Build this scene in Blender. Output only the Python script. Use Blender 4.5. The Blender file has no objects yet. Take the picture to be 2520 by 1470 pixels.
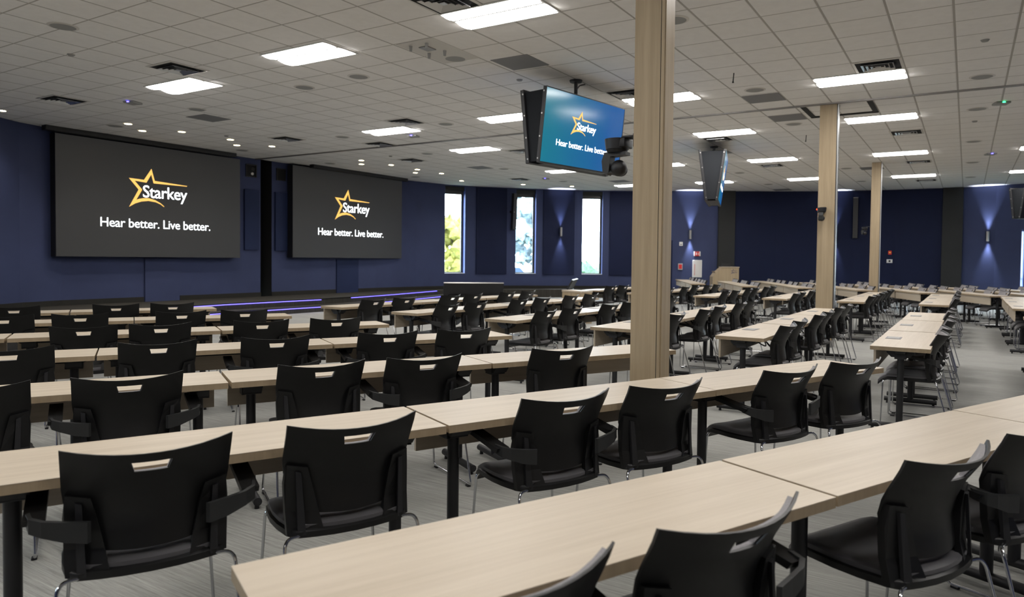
import bpy, bmesh, math, random
from mathutils import Vector, Matrix
random.seed(7)
S = bpy.context.scene
COL = S.collection
PI = math.pi

# ------------------------------------------------------------------ camera, world, exposure
FPX = 1744.97
cam_d = bpy.data.cameras.new('camera')
cam = bpy.data.objects.new('camera', cam_d); COL.objects.link(cam)
RM = ((0.85391504, 0.52028403, 0.0115598), (-0.02521545, 0.0191777, 0.99949807), (-0.5198012, 0.85377792, -0.02949533))
rx, up, fw = [Vector(r) for r in RM]
CZ = 1.45
HC = 4.146
cam.matrix_world = Matrix(((rx.x, up.x, -fw.x, 0), (rx.y, up.y, -fw.y, 0), (rx.z, up.z, -fw.z, CZ), (0, 0, 0, 1)))
cam_d.sensor_width = 36.0
cam_d.lens = FPX / 2520 * 36
cam_d.shift_x = -(1316.3 - 1260) / 2520
cam_d.shift_y = (689 - 735) / 2520
cam_d.clip_start = 0.05; cam_d.clip_end = 300
cam_d.dof.use_dof = True
cam_d.dof.focus_distance = 4.6
cam_d.dof.aperture_fstop = 3.2
S.camera = cam

w = bpy.data.worlds.new('sky'); S.world = w; w.use_nodes = True
bg = w.node_tree.nodes['Background']; bg.inputs[0].default_value = (0.80, 0.90, 1.0, 1); bg.inputs[1].default_value = 22.0
S.view_settings.view_transform = 'Standard'; S.view_settings.look = 'None'
S.view_settings.exposure = 0.0; S.view_settings.gamma = 1.0; S.view_settings.use_curve_mapping = False
S.cycles.max_bounces = 6; S.cycles.diffuse_bounces = 4; S.cycles.glossy_bounces = 3; S.cycles.transmission_bounces = 3
S.cycles.sample_clamp_indirect = 4.0
S.cycles.use_denoising = True
S.cycles.use_adaptive_sampling = True; S.cycles.adaptive_threshold = .04; S.cycles.adaptive_min_samples = 16
S.cycles.caustics_reflective = False; S.cycles.caustics_refractive = False

TROFFER = 32.0     # radiance of a ceiling light's lens

# ------------------------------------------------------------------ materials
def mat(name, col, rough=0.5, metal=0.0, spec=0.5, emit=None, estr=0.0, sheen=0.0):
    m = bpy.data.materials.new(name); m.use_nodes = True
    b = m.node_tree.nodes['Principled BSDF']
    b.inputs['Base Color'].default_value = (*col, 1); b.inputs['Roughness'].default_value = rough
    b.inputs['Metallic'].default_value = metal; b.inputs['Specular IOR Level'].default_value = spec
    if sheen: b.inputs['Sheen Weight'].default_value = sheen
    if emit: b.inputs['Emission Color'].default_value = (*emit, 1); b.inputs['Emission Strength'].default_value = estr
    return m

class NT:
    def __init__(s, m): s.t = m.node_tree; s.b = s.t.nodes['Principled BSDF']
    def n(s, ty, **k):
        x = s.t.nodes.new(ty)
        for a, v in k.items(): setattr(x, a, v)
        return x
    def l(s, a, b): s.t.links.new(a, b)
    def math(s, op, a, b=None, c=None):
        x = s.n('ShaderNodeMath', operation=op)
        for i, v in enumerate((a, b, c)):
            if v is None: continue
            if isinstance(v, (int, float)): x.inputs[i].default_value = v
            else: s.l(v, x.inputs[i])
        return x.outputs[0]
    def mix(s, f, a, b):
        x = s.n('ShaderNodeMix', data_type='RGBA')
        if isinstance(f, float): x.inputs[0].default_value = f
        else: s.l(f, x.inputs[0])
        for i, v in ((6, a), (7, b)):
            if isinstance(v, tuple): x.inputs[i].default_value = (*v, 1)
            else: s.l(v, x.inputs[i])
        return x.outputs[2]
    def noise(s, scale, mapscale, detail=3, rough=0.6, coord='Object', rand=False):
        tc = s.n('ShaderNodeTexCoord'); mp = s.n('ShaderNodeMapping')
        mp.inputs['Scale'].default_value = mapscale
        s.l(tc.outputs[coord], mp.inputs[0])
        if rand:
            oi = s.n('ShaderNodeObjectInfo'); ml = s.n('ShaderNodeVectorMath', operation='SCALE')
            ml.inputs[0].default_value = (37, 53, 71); s.l(oi.outputs['Random'], ml.inputs['Scale'])
            s.l(ml.outputs[0], mp.inputs['Location'])
        x = s.n('ShaderNodeTexNoise'); x.inputs['Scale'].default_value = scale; x.inputs['Detail'].default_value = detail
        x.inputs['Roughness'].default_value = rough; s.l(mp.outputs[0], x.inputs['Vector'])
        return x.outputs['Fac']
    def ramp(s, f, a, b, lo=0.0, hi=1.0):
        x = s.n('ShaderNodeMapRange'); s.l(f, x.inputs[0]); x.inputs[1].default_value = lo; x.inputs[2].default_value = hi
        x.inputs[3].default_value = a; x.inputs[4].default_value = b
        return x.outputs[0]
    def bump(s, h, st, dist=0.002):
        x = s.n('ShaderNodeBump'); x.inputs['Strength'].default_value = st; x.inputs['Distance'].default_value = dist
        s.l(h, x.inputs['Height']); s.l(x.outputs[0], s.b.inputs['Normal'])

def wood(name, c1, c2, axis='X', rough=0.42):
    m = mat(name, c1, rough, spec=0.35); t = NT(m)
    sc = {'X': (0.9, 22, 22), 'Z': (26, 26, 0.9), 'Y': (22, 0.9, 22)}[axis]
    sf = {'X': (3, 130, 130), 'Z': (150, 150, 3), 'Y': (130, 3, 130)}[axis]
    a = t.noise(1.0, sc, 4, 0.65, rand=True); b = t.noise(1.0, sf, 3, 0.7, rand=True)
    f = t.math('ADD', t.math('MULTIPLY', t.ramp(a, 0, 1, .32, .68), .72), t.math('MULTIPLY', t.ramp(b, 0, 1, .25, .75), .28))
    t.l(t.mix(f, c2, c1), t.b.inputs['Base Color'])
    return m

M = {}
M['wood'] = wood('oak_laminate', (.515, .445, .350), (.41, .345, .260), 'X')
M['wood_v'] = wood('oak_laminate_vertical', (.42, .33, .215), (.30, .232, .145), 'Z', 0.5)
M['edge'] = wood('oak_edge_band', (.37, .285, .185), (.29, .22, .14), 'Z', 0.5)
M['black'] = mat('black_plastic', (.0065, .0065, .0068), .42, spec=.4)
M['blackmat'] = mat('black_powder_coat', (.010, .010, .012), .5)
M['arm'] = mat('charcoal_plastic', (.017, .018, .0185), .5)
M['chrome'] = mat('chrome', (.62, .63, .65), .16, 1.0)
M['alu'] = mat('aluminium', (.55, .56, .57), .35, 1.0)
M['steel'] = mat('brushed_steel', (.33, .32, .31), .38, 1.0)
m = M['fabric'] = mat('grey_upholstery', (.115, .108, .112), .85, spec=.2, sheen=.3)
t = NT(m); f = t.noise(400, (1, 1, 1), 2); t.l(t.mix(t.ramp(f, 0, 1, .35, .65), (.15, .142, .147), (.24, .228, .236)), t.b.inputs['Base Color'])
m = M['seatfab'] = mat('black_upholstery', (.085, .082, .088), .5, spec=.35, sheen=.25)
M['tvback'] = mat('display_casing', (.018, .020, .023), .8, spec=.12)
M['white'] = mat('white_paint', (.75, .75, .73), .5)
M['offwhite'] = mat('off_white_plastic', (.62, .60, .56), .45)
M['silver_grille'] = mat('speaker_grille', (.30, .30, .29), .6)
M['grey_panel'] = mat('grey_return_grille', (.20, .20, .21), .6)
M['dark'] = mat('dark_cavity', (.006, .006, .007), .9)
M['red'] = mat('red_plastic', (.60, .02, .02), .4)
M['led_dark'] = mat('display_glass_off', (.010, .010, .012), .12)
M['purple'] = mat('violet_led_strip', (.1, .08, .4), .5, emit=(.16, .13, 1.0), estr=4.0)
M['warm'] = mat('downlight_lens', (1, .9, .7), .5, emit=(1.0, .80, .45), estr=30)
M['lens'] = mat('troffer_lens', (.9, .9, .88), .5, emit=(1.0, .965, .93), estr=TROFFER)
M['blue_led'] = mat('indicator_blue', (.1, .1, 1), .5, emit=(.12, .1, 1), estr=8)
M['green_led'] = mat('indicator_green', (.1, 1, .3), .5, emit=(.05, 1, .3), estr=6)
M['red_led'] = mat('indicator_red', (1, .1, .0), .5, emit=(1, .05, .01), estr=6)
M['sconce_glow'] = mat('sconce_lens', (.9, .95, 1), .5, emit=(.80, .88, 1.0), estr=14)

def wallpaint(name, c):
    m = mat(name, c, .7, spec=.25); t = NT(m)
    f = t.noise(1.2, (1, 1, 1), 3); t.l(t.mix(t.ramp(f, 0, 1, .3, .7), tuple(v * .93 for v in c), tuple(v * 1.07 for v in c)), t.b.inputs['Base Color'])
    return m
M['navy'] = wallpaint('navy_wall_paint', (.038, .049, .112))
M['panel'] = wallpaint('navy_felt_panel', (.0042, .0085, .036))
M['panel2'] = wallpaint('blue_felt_panel', (.013, .022, .068))
M['pilaster'] = wallpaint('charcoal_pilaster_paint', (.026, .027, .027))
M['base'] = wallpaint('charcoal_carpet_base', (.018, .017, .014))

# ceiling: 2 ft square tiles between thin tees, drawn on the plane the grid really lies in
T = .6096; OX, OY = -8.112, 6.189
m = M['ceiling'] = mat('ceiling_tiles', (.86, .85, .83), .85, spec=.15)
t = NT(m)
geo = t.n('ShaderNodeNewGeometry'); sep = t.n('ShaderNodeSeparateXYZ'); t.l(geo.outputs['Position'], sep.inputs[0])
def gridline(o, off, hw):
    u = t.math('FRACT', t.math('DIVIDE', t.math('SUBTRACT', o, off - 100 * T), T))
    d = t.math('ABSOLUTE', t.math('SUBTRACT', u, .5))
    return t.math('GREATER_THAN', d, .5 - hw / T), t.ramp(d, 0, 1, .5 - (hw + .012) / T, .5 - hw / T)
gx, gx2 = gridline(sep.outputs[0], OX, .012); gy, gy2 = gridline(sep.outputs[1], OY, .009)
g = t.math('MAXIMUM', gx, gy)
nz = t.noise(9, (1, 1, 1), 4, coord='Object')
tile = t.mix(t.ramp(nz, 0, 1, .35, .65), (.855, .845, .83), (.895, .885, .87))
wn = t.n('ShaderNodeTexWhiteNoise', noise_dimensions='2D'); cmb = t.n('ShaderNodeCombineXYZ')
t.l(t.math('FLOOR', t.math('DIVIDE', t.math('SUBTRACT', sep.outputs[0], OX), T)), cmb.inputs[0])
t.l(t.math('FLOOR', t.math('DIVIDE', t.math('SUBTRACT', sep.outputs[1], OY), T)), cmb.inputs[1]); t.l(cmb.outputs[0], wn.inputs[0])
tile = t.mix(t.ramp(wn.outputs[0], 0, .30), tile, (.80, .79, .775))
t.l(t.mix(g, tile, (.46, .445, .42)), t.b.inputs['Base Color'])  # tees coloured darker to stand in for shadow along the grid
t.bump(t.math('SUBTRACT', 1.0, t.math('MAXIMUM', gx2, gy2)), .6, .006)

# carpet planks with fine streaks along x
m = M['carpet'] = mat('grey_plank_carpet', (.27, .27, .25), .95, spec=.1, sheen=.2)
t = NT(m)
tc = t.n('ShaderNodeTexCoord'); br = t.n('ShaderNodeTexBrick'); t.l(tc.outputs['Object'], br.inputs[0])
br.inputs['Color1'].default_value = (.30, .30, .275, 1); br.inputs['Color2'].default_value = (.225, .225, .205, 1)
br.inputs['Mortar'].default_value = (.24, .24, .22, 1); br.inputs['Scale'].default_value = 1; br.inputs['Mortar Size'].default_value = 0.001
br.inputs['Brick Width'].default_value = 1.0; br.inputs['Row Height'].default_value = .25; br.offset = .37
a = t.noise(1, (2.2, 75, 1), 4, .7); b = t.noise(1, (9, 260, 1), 2, .7); c = t.noise(.7, (1, 3, 1), 3)
f = t.math('ADD', t.math('MULTIPLY', t.ramp(a, 0, 1, .3, .7), .65), t.math('MULTIPLY', t.ramp(b, 0, 1, .3, .7), .35))
col = t.mix(f, (.045, .044, .040), (.56, .56, .525))
col = t.mix(.55, br.outputs[0], col)
col = t.mix(t.ramp(c, 0, .35, .35, .7), col, (.20, .20, .185))
t.l(col, t.b.inputs['Base Color'])
t.bump(f, .5, .004)
m = M['stage'] = mat('dark_stage_carpet', (.045, .042, .036), .95, spec=.1)
t = NT(m); a = t.noise(1, (3, 60, 1), 4, .7); t.l(t.mix(t.ramp(a, 0, 1, .35, .65), (.034, .032, .028), (.062, .058, .050)), t.b.inputs['Base Color'])

def emis(name, c, s):
    m = bpy.data.materials.new(name); m.use_nodes = True; b = m.node_tree.nodes['Principled BSDF']
    b.inputs['Base Color'].default_value = (.01, .01, .01, 1); b.inputs['Roughness'].default_value = .3
    b.inputs['Emission Color'].default_value = (*c, 1); b.inputs['Emission Strength'].default_value = s
    return m
M['led'] = emis('led_wall_face', (.95, .93, .90), .014)
M['led'].node_tree.nodes['Principled BSDF'].inputs['Roughness'].default_value = .55
M['logo_white'] = emis('logo_white_light', (.93, .98, 1.0), 2.6)
M['logo_gold'] = emis('logo_gold_light', (1.0, .56, .12), 1.25)
m = M['tvblue'] = emis('television_picture', (.02, .13, .36), 1.0)
t = NT(m); tc = t.n('ShaderNodeTexCoord'); gr = t.n('ShaderNodeSeparateXYZ'); t.l(tc.outputs['Object'], gr.inputs[0])
nz = t.noise(1.2, (1, 1, 1), 2)
f = t.ramp(t.math('ADD', gr.outputs[0], t.math('MULTIPLY', nz, .6)), 0, 1, -.7, .9)
c = t.mix(f, (.010, .19, .27), (.012, .105, .34)); t.l(c, t.b.inputs['Emission Color']); t.b.inputs['Roughness'].default_value = .12

m = M['glass'] = bpy.data.materials.new('window_glass'); m.use_nodes = True
t = m.node_tree; t.nodes.clear(); o = t.nodes.new('ShaderNodeOutputMaterial'); tr = t.nodes.new('ShaderNodeBsdfTransparent')
gl = t.nodes.new('ShaderNodeBsdfGlossy'); gl.inputs['Roughness'].default_value = .02; mx = t.nodes.new('ShaderNodeMixShader'); mx.inputs[0].default_value = .06
tr.inputs[0].default_value = (.92, .96, .97, 1)
t.links.new(tr.outputs[0], mx.inputs[1]); t.links.new(gl.outputs[0], mx.inputs[2]); t.links.new(mx.outputs[0], o.inputs[0])
M['jamb'] = mat('window_jamb_daylit', (.12, .16, .40), .35)  # navy jamb paint with the daylight on it put into the colour
M['frame'] = mat('window_frame_bronze', (.03, .028, .025), .4)
M['sill'] = mat('window_sill_stone', (.55, .55, .56), .35)

def leaf(name, c1, c2):
    m = mat(name, c1, .7); t = NT(m); f = t.noise(5, (1, 1, 1), 5, .7)
    t.l(t.mix(t.ramp(f, 0, 1, .35, .65), c1, c2), t.b.inputs['Base Color']); t.bump(f, 1, .2); return m
M['leaf_y'] = leaf('yellow_autumn_leaves', (.36, .33, .05), (.24, .24, .06))
M['leaf_g'] = leaf('green_shrub_leaves', (.08, .22, .10), (.18, .30, .19))
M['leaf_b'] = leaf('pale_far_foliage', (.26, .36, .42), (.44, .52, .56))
M['bark'] = mat('tree_bark', (.016, .014, .014), .9)
M['lawn'] = leaf('mown_lawn', (.050, .075, .045), (.085, .10, .075))
M['asphalt'] = mat('pale_parking_asphalt', (.10, .10, .10), .9)
M['carblue'] = mat('blue_car_paint', (.01, .035, .08), .3)
M['rubber'] = mat('tyre_rubber', (.02, .02, .02), .8)

# ------------------------------------------------------------------ mesh helpers
class MB:
    def __init__(s): s.v = []; s.f = []; s.smooth = []
    def add(s, vs, fs, sm=False):
        n = len(s.v); s.v += [tuple(v) for v in vs]
        for f in fs: s.f.append([i + n for i in f]); s.smooth.append(sm)
        return s
    def box(s, x0, x1, y0, y1, z0, z1, bev=0.0):
        if bev:
            b = bev; P = []
            # chamfered box: 24 vertices
            bm = bmesh.new(); bmesh.ops.create_cube(bm, size=1)
            for v in bm.verts: v.co = Vector(((x0 + x1) / 2 + v.co.x * (x1 - x0), (y0 + y1) / 2 + v.co.y * (y1 - y0), (z0 + z1) / 2 + v.co.z * (z1 - z0)))
            bmesh.ops.bevel(bm, geom=list(bm.edges), offset=b, segments=2, affect='EDGES', profile=.5)
            bm.verts.index_update()
            s.add([v.co[:] for v in bm.verts], [[v.index for v in f.verts] for f in bm.faces]); bm.free(); return s
        return s.add([(x0, y0, z0), (x1, y0, z0), (x1, y1, z0), (x0, y1, z0), (x0, y0, z1), (x1, y0, z1), (x1, y1, z1), (x0, y1, z1)],
                     [(0, 3, 2, 1), (4, 5, 6, 7), (0, 1, 5, 4), (1, 2, 6, 5), (2, 3, 7, 6), (3, 0, 4, 7)])
    def prism(s, pts, a, b, axis='z'):
        def P(p, h):
            return {'z': (p[0], p[1], h), 'y': (p[0], h, p[1]), 'x': (h, p[0], p[1])}[axis]
        n = len(pts)
        return s.add([P(p, a) for p in pts] + [P(p, b) for p in pts],
                     [tuple(range(n))[::-1], tuple(range(n, 2 * n))] + [(i, (i + 1) % n, n + (i + 1) % n, n + i) for i in range(n)])
    def cyl(s, p0, p1, r0, r1=None, n=14, cap=True, sm=True):
        r1 = r0 if r1 is None else r1
        p0 = Vector(p0); p1 = Vector(p1); d = (p1 - p0).normalized(); u = d.orthogonal().normalized(); v = d.cross(u)
        vs = [p0 + (u * math.cos(2 * PI * i / n) + v * math.sin(2 * PI * i / n)) * r0 for i in range(n)] + \
             [p1 + (u * math.cos(2 * PI * i / n) + v * math.sin(2 * PI * i / n)) * r1 for i in range(n)]
        s.add(vs, [(i, (i + 1) % n, n + (i + 1) % n, n + i) for i in range(n)], sm)
        if cap:
            s.add(vs[:n], [tuple(range(n))[::-1]]); s.add(vs[n:], [tuple(range(n))])
        return s
    def tube(s, pts, r, n=8, rb=0.0, seg=4):
        P = [Vector(p) for p in pts]
        if rb:
            Q = [P[0]]
            for i in range(1, len(P) - 1):
                a = (P[i - 1] - P[i]); b = (P[i + 1] - P[i]); la = min(rb, a.length * .45); lb = min(rb, b.length * .45)
                A = P[i] + a.normalized() * la; B = P[i] + b.normalized() * lb
                for k in range(seg + 1):
                    u = k / seg; Q.append(A.lerp(P[i], u).lerp(P[i].lerp(B, u), u))
            Q.append(P[-1]); P = Q
        rings = []; prev = None
        for i, p in enumerate(P):
            d = ((P[min(i + 1, len(P) - 1)] - p).normalized() + (p - P[max(i - 1, 0)]).normalized())
            d = d.normalized() if d.length > 1e-6 else Vector((0, 0, 1))
            u = (prev - d * prev.dot(d)).normalized() if prev else d.orthogonal().normalized()
            prev = u; v = d.cross(u)
            rings.append([p + (u * math.cos(2 * PI * k / n) + v * math.sin(2 * PI * k / n)) * r for k in range(n)])
        vs = [q for rg in rings for q in rg]; fs = []
        for i in range(len(rings) - 1):
            for k in range(n): fs.append((i * n + k, i * n + (k + 1) % n, (i + 1) * n + (k + 1) % n, (i + 1) * n + k))
        s.add(vs, fs, True); s.add(rings[0], [tuple(range(n))[::-1]]); s.add(rings[-1], [tuple(range(n))])
        return s
    def sphere(s, c, r, n=16, m=10, sc=(1, 1, 1)):
        vs = []; fs = []
        for j in range(m + 1):
            th = PI * j / m
            for i in range(n):
                a = 2 * PI * i / n; vs.append((c[0] + r * sc[0] * math.sin(th) * math.cos(a), c[1] + r * sc[1] * math.sin(th) * math.sin(a), c[2] + r * sc[2] * math.cos(th)))
        for j in range(m):
            for i in range(n): fs.append((j * n + i, (j + 1) * n + i, (j + 1) * n + (i + 1) % n, j * n + (i + 1) % n))
        return s.add(vs, fs, True)
    def shell(s, fn, us, vs, skip=lambda i, j: False, th=.012, nrm=(0, 1, 0)):
        """double-sided curved sheet fn(u,v), thickness th along nrm"""
        nu, nv = len(us), len(vs); N = Vector(nrm) * th
        A = [Vector(fn(u, v)) for v in vs for u in us]; B = [a + N for a in A]
        idx = lambda i, j: j * nu + i
        F = []; W = []
        ok = lambda i, j: 0 <= i < nu - 1 and 0 <= j < nv - 1 and not skip(i, j)
        K = nu * nv
        for j in range(nv - 1):
            for i in range(nu - 1):
                if not ok(i, j): continue
                a, b, c, d = idx(i, j), idx(i + 1, j), idx(i + 1, j + 1), idx(i, j + 1)
                F.append((a, b, c, d)); F.append((d + K, c + K, b + K, a + K))
                if not ok(i, j - 1): W.append((b, a, a + K, b + K))
                if not ok(i + 1, j): W.append((c, b, b + K, c + K))
                if not ok(i, j + 1): W.append((d, c, c + K, d + K))
                if not ok(i - 1, j): W.append((a, d, d + K, a + K))
        n = len(s.v); s.v += [tuple(v) for v in A + B]
        for f in F: s.f.append([i + n for i in f]); s.smooth.append(True)
        for f in W: s.f.append([i + n for i in f]); s.smooth.append(False)
        return s
    def obj(s, name, m, parent=None, loc=None, rz=0, kind=None, matrix=None):
        me = bpy.data.meshes.new(name); me.from_pydata(s.v, [], s.f)
        me.polygons.foreach_set('use_smooth', s.smooth)
        me.materials.append(M[m] if isinstance(m, str) else m)
        bm = bmesh.new(); bm.from_mesh(me); bmesh.ops.recalc_face_normals(bm, faces=bm.faces); bm.to_mesh(me); bm.free()
        if any(s.smooth) :
            try: me.set_sharp_from_angle(angle=math.radians(45))
            except Exception: pass
        o = bpy.data.objects.new(name, me); COL.objects.link(o)
        if parent is not None: o.parent = parent
        if loc: o.location = loc
        if rz: o.rotation_euler = (0, 0, rz)
        if matrix is not None: o.matrix_world = matrix
        if kind: o['kind'] = kind
        return o

def tag(o, label, cat, group=None):
    o['label'] = label; o['category'] = cat
    if group: o['group'] = group
    return o
def thing(name, label, cat, loc=(0, 0, 0), rz=0, group=None):
    o = bpy.data.objects.new(name, None); COL.objects.link(o); o.location = loc; o.rotation_euler = (0, 0, rz)
    return tag(o, label, cat, group)
def dup(root, loc, rz, label, group=None, drop=()):
    r = root.copy(); COL.objects.link(r); r.location = loc; r.rotation_euler = (0, 0, rz); r['label'] = label
    if group: r['group'] = group
    for ch in list(root.children):
        if ch.name.split('.')[0] in drop: continue
        c = ch.copy(); COL.objects.link(c); c.parent = r
        for g in ch.children:
            d = g.copy(); COL.objects.link(d); d.parent = c
    return r
ORD = ['first', 'second', 'third', 'fourth', 'fifth', 'sixth', 'seventh', 'eighth', 'ninth', 'tenth']

# ------------------------------------------------------------------ room shell
WALL = [(-14.3, 2.6), (-15.6, 4.9), (-16.75, 7.0), (-17.0, 7.9), (-17.0, 13.3), (-16.98, 15), (-16.9, 17.5), (-16.7, 19.3), (-16.35, 20.7), (-15.75, 21.7),
        (-14.9, 22.7), (-14.0, 23.6), (-13.0, 24.5), (-12.0, 25.2), (-10.9, 25.8), (-9.8, 26.3), (-8.25, 27.0), (-7.7, 27.35),
        (-6.3, 28.1), (-4.95, 28.65), (-3.7, 29.0), (-2.3, 29.2), (-.8, 29.23), (-.15, 29.2), (.8, 29.03), (1.5, 28.7), (3.0, 27.8), (5.2, 26.0)]
class Path:
    def __init__(s, P): s.P = [Vector(p) for p in P]; s.L = [0]; [s.L.append(s.L[-1] + (s.P[i + 1] - s.P[i]).length) for i in range(len(P) - 1)]
    def at(s, t, off=0.0):
        t = max(0, min(s.L[-1] - 1e-6, t))
        i = max(k for k in range(len(s.L) - 1) if s.L[k] <= t); d = (s.P[i + 1] - s.P[i]).normalized()
        p = s.P[i] + d * (t - s.L[i]); n = Vector((d.y, -d.x))      # n points into the room
        return p + n * off, d, n
    def near(s, x, y):
        best = None; q = Vector((x, y))
        for i in range(len(s.P) - 1):
            e = s.P[i + 1] - s.P[i]; u = max(0, min(1, (q - s.P[i]).dot(e) / e.length_squared)); dd = (s.P[i] + e * u - q).length
            if best is None or dd < best[0]: best = (dd, s.L[i] + u * e.length)
        return best[1]
WP = Path(WALL)
def wstrip(mb, t0, t1, z0, z1, o0, o1):
    """solid strip following the wall between arc lengths, from offset o0 to o1"""
    ts = [t0] + [l for l in WP.L if t0 + 1e-4 < l < t1 - 1e-4] + [t1]
    A = []; 
    for t_ in ts:
        a, _, n1 = WP.at(t_ + (1e-5 if t_ == t0 else -1e-5))
        A.append((a + n1 * o0, a + n1 * o1))
    n = len(A); vs = [(p[0].x, p[0].y, z0) for p in A] + [(p[1].x, p[1].y, z0) for p in A] + [(p[0].x, p[0].y, z1) for p in A] + [(p[1].x, p[1].y, z1) for p in A]
    fs = []
    for i in range(n - 1):
        fs += [(i, i + 1, n + i + 1, n + i), (2 * n + i, 3 * n + i, 3 * n + i + 1, 2 * n + i + 1), (n + i, n + i + 1, 3 * n + i + 1, 3 * n + i), (i, 2 * n + i, 2 * n + i + 1, i + 1)]
    fs += [(0, n, 3 * n, 2 * n), (n - 1, 3 * n - 1, 4 * n - 1, 2 * n - 1)]
    mb.add(vs, fs); return mb

# openings in the curved wall: windows and the black slot between the video walls
WIN = [('window_1', -16.39, 20.53, -16.02, 21.265, .89, 4.10), ('window_2', -14.78, 22.82, -14.21, 23.385, .89, 4.10),
       ('window_3', -12.85, 24.6, -12.19, 25.07, .88, 4.10), ('window_4', 1.53, 28.68, 3.6, 27.3, .35, 2.62)]
ops = sorted([(WP.near(a, b), WP.near(c, d), z0, z1, n) for n, a, b, c, d, z0, z1 in WIN])
slot = (WP.near(-17, 13.05), WP.near(-17, 13.42))
def band(name, t0, t1, m='navy'):
    """a stretch of wall 0.3 m thick, with window openings cut out"""
    mb = MB(); cur = t0
    for a, b, z0, z1, n in ops:
        if a < t0 or b > t1: continue
        wstrip(mb, cur, a, -.02, HC + .3, -.30, 0)
        wstrip(mb, a, b, -.02, z0, -.30, 0); wstrip(mb, a, b, z1, HC + .3, -.30, 0); cur = b
    wstrip(mb, cur, t1, -.02, HC + .3, -.30, 0)
    return mb.obj(name, m, kind='structure')
tN = WP.near(-16.7, 19.3); tP1 = WP.near(-8.23, 27.01); tP2 = WP.near(-7.7, 27.35); tQ1 = WP.near(-.78, 29.23); tQ2 = WP.near(-.16, 29.2); tE = WP.L[-1]
band('wall_stage_left', 0, slot[0]); band('wall_stage_right', slot[1], tN); band('wall_windows', tN, tP1)
band('wall_far', tP1, tQ2); band('wall_far_right', tQ2, tE)
mb = MB(); wstrip(mb, slot[0], slot[1], -.02, HC + .3, -.95, -.90); mb.box(-17.95, -17.0, 13.045, 13.05, 0, HC); mb.box(-17.95, -17.0, 13.42, 13.425, 0, HC).box(-17.98, -16.98, 13.03, 13.44, HC, HC + .02)
mb.obj('wall_recess', 'dark', kind='structure')
MB().box(5.2, 5.5, -6, 26.2, -.02, HC + .3).obj('wall_right', 'navy', kind='structure')
MB().box(-14.5, 5.5, -6.3, -6.0, -.02, HC + .3).obj('wall_back', 'navy', kind='structure')
mb = MB(); yy = [-6.0]; LW_ADDED = [(-5.2, -4.5), (-3.6, -2.9), (-2.0, -1.3), (-.4, .3)]  # narrow openings added out of view to bring in side daylight
for a, b in LW_ADDED:
    mb.box(-14.6, -14.3, yy[-1], a, -.02, HC + .3).box(-14.6, -14.3, a, b, -.02, .89).box(-14.6, -14.3, a, b, 3.83, HC + .3); yy.append(b)
mb.box(-14.6, -14.3, yy[-1], 2.62, -.02, HC + .3).obj('wall_left', 'navy', kind='structure')
for k, (a, b) in enumerate(LW_ADDED):  # frames, glass and sills of the added daylight openings
    f = MB().box(-14.54, -14.49, a, a + .04, .89, 3.83).box(-14.54, -14.49, b - .04, b, .89, 3.83).box(-14.54, -14.49, a, b, .89, .93).box(-14.54, -14.49, a, b, 3.79, 3.83).obj('window_%d' % (k + 5), 'frame', kind='structure')
    MB().box(-14.520, -14.514, a + .02, b - .02, .91, 3.81).obj('window_glass', 'glass', f)
    MB().box(-14.5, -14.28, a, b, .878, .894).obj('window_sill', 'sill', f)
outer = [WP.at(l + 1e-5, -.25)[0] for l in WP.L]
poly = [(p.x, p.y) for p in outer] + [(5.4, -6.2), (-14.5, -6.2)]
poly = poly[::-1]
MB().prism(poly, -.20, 0.0).obj('floor', 'carpet', kind='structure')
ce = MB().prism([(a, b) for a, b in poly], HC, HC + .25).obj('ceiling', 'ceiling', kind='structure')

# pilasters, felt panels, skirting
for i, (a, b) in enumerate(((tP1, tP2), (tQ1, tQ2))):
    wstrip(MB(), a, b, 0, HC, .001, .14).obj('trim_%d' % (i + 1), 'pilaster', kind='structure')
mb = wstrip(MB(), tP2 + .01, tQ1 - .01, .12, HC - .02, .001, .06)
tag(mb.obj('acoustic_panel', 'panel'), 'very wide navy felt wall covering between the two charcoal pilasters', 'wall panel')
def panel(x0, y0, x1, y1, z0, z1, label, m='panel', group=None, name='acoustic_panel', th=.05):
    o = wstrip(MB(), WP.near(x0, y0), WP.near(x1, y1), z0, z1, .001, th).obj(name, m)
    return tag(o, label, 'wall panel', group)
G = 'acoustic panels on the curved wall'
panel(-15.79, 21.64, -15.02, 22.55, .855, 4.11, 'tall navy felt panel between first and second windows', group=G)
panel(-14.01, 23.59, -13.1, 24.42, .855, 4.11, 'tall navy felt panel carrying a wall sconce, between second and third windows', group=G)
panel(-11.96, 25.22, -10.6, 25.97, .85, 4.10, 'tall navy felt panel half hidden by the nearest wooden pillar', group=G)
panel(-17, 12.5, -17, 12.96, 1.61, 3.28, 'narrow blue felt panel left of the black slot', 'panel2', 'narrow panels by the slot', th=.06)
panel(-17, 13.51, -17, 13.93, 1.60, 3.28, 'narrow blue felt panel right of the black slot', 'panel2', 'narrow panels by the slot', th=.06)
panel(-17, 9.74, -17, 10.62, .302, 1.36, 'flush navy access panel under the left video wall', 'navy', 'service hatches under the video walls', 'service_hatch', .035)
panel(-16.95, 15.81, -16.93, 16.71, .302, 1.36, 'blue access panel under the right video wall', 'panel2', 'service hatches under the video walls', 'service_hatch', .035)
stage_z = .30
mb = MB(); tA = WP.near(-16.75, 7.0)
for a, b, z in ((0.0, WP.near(-17, 9.72), .3), (WP.near(-17, 10.64), slot[0], .3), (slot[1], WP.near(-16.95, 15.79), .3), (WP.near(-16.93, 16.73), WP.near(-9.85, 26.28), .3)):
    wstrip(mb, a, b, z, z + .12, .001, .018)
mb.obj('baseboard_stage', 'base', kind='structure')
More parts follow.
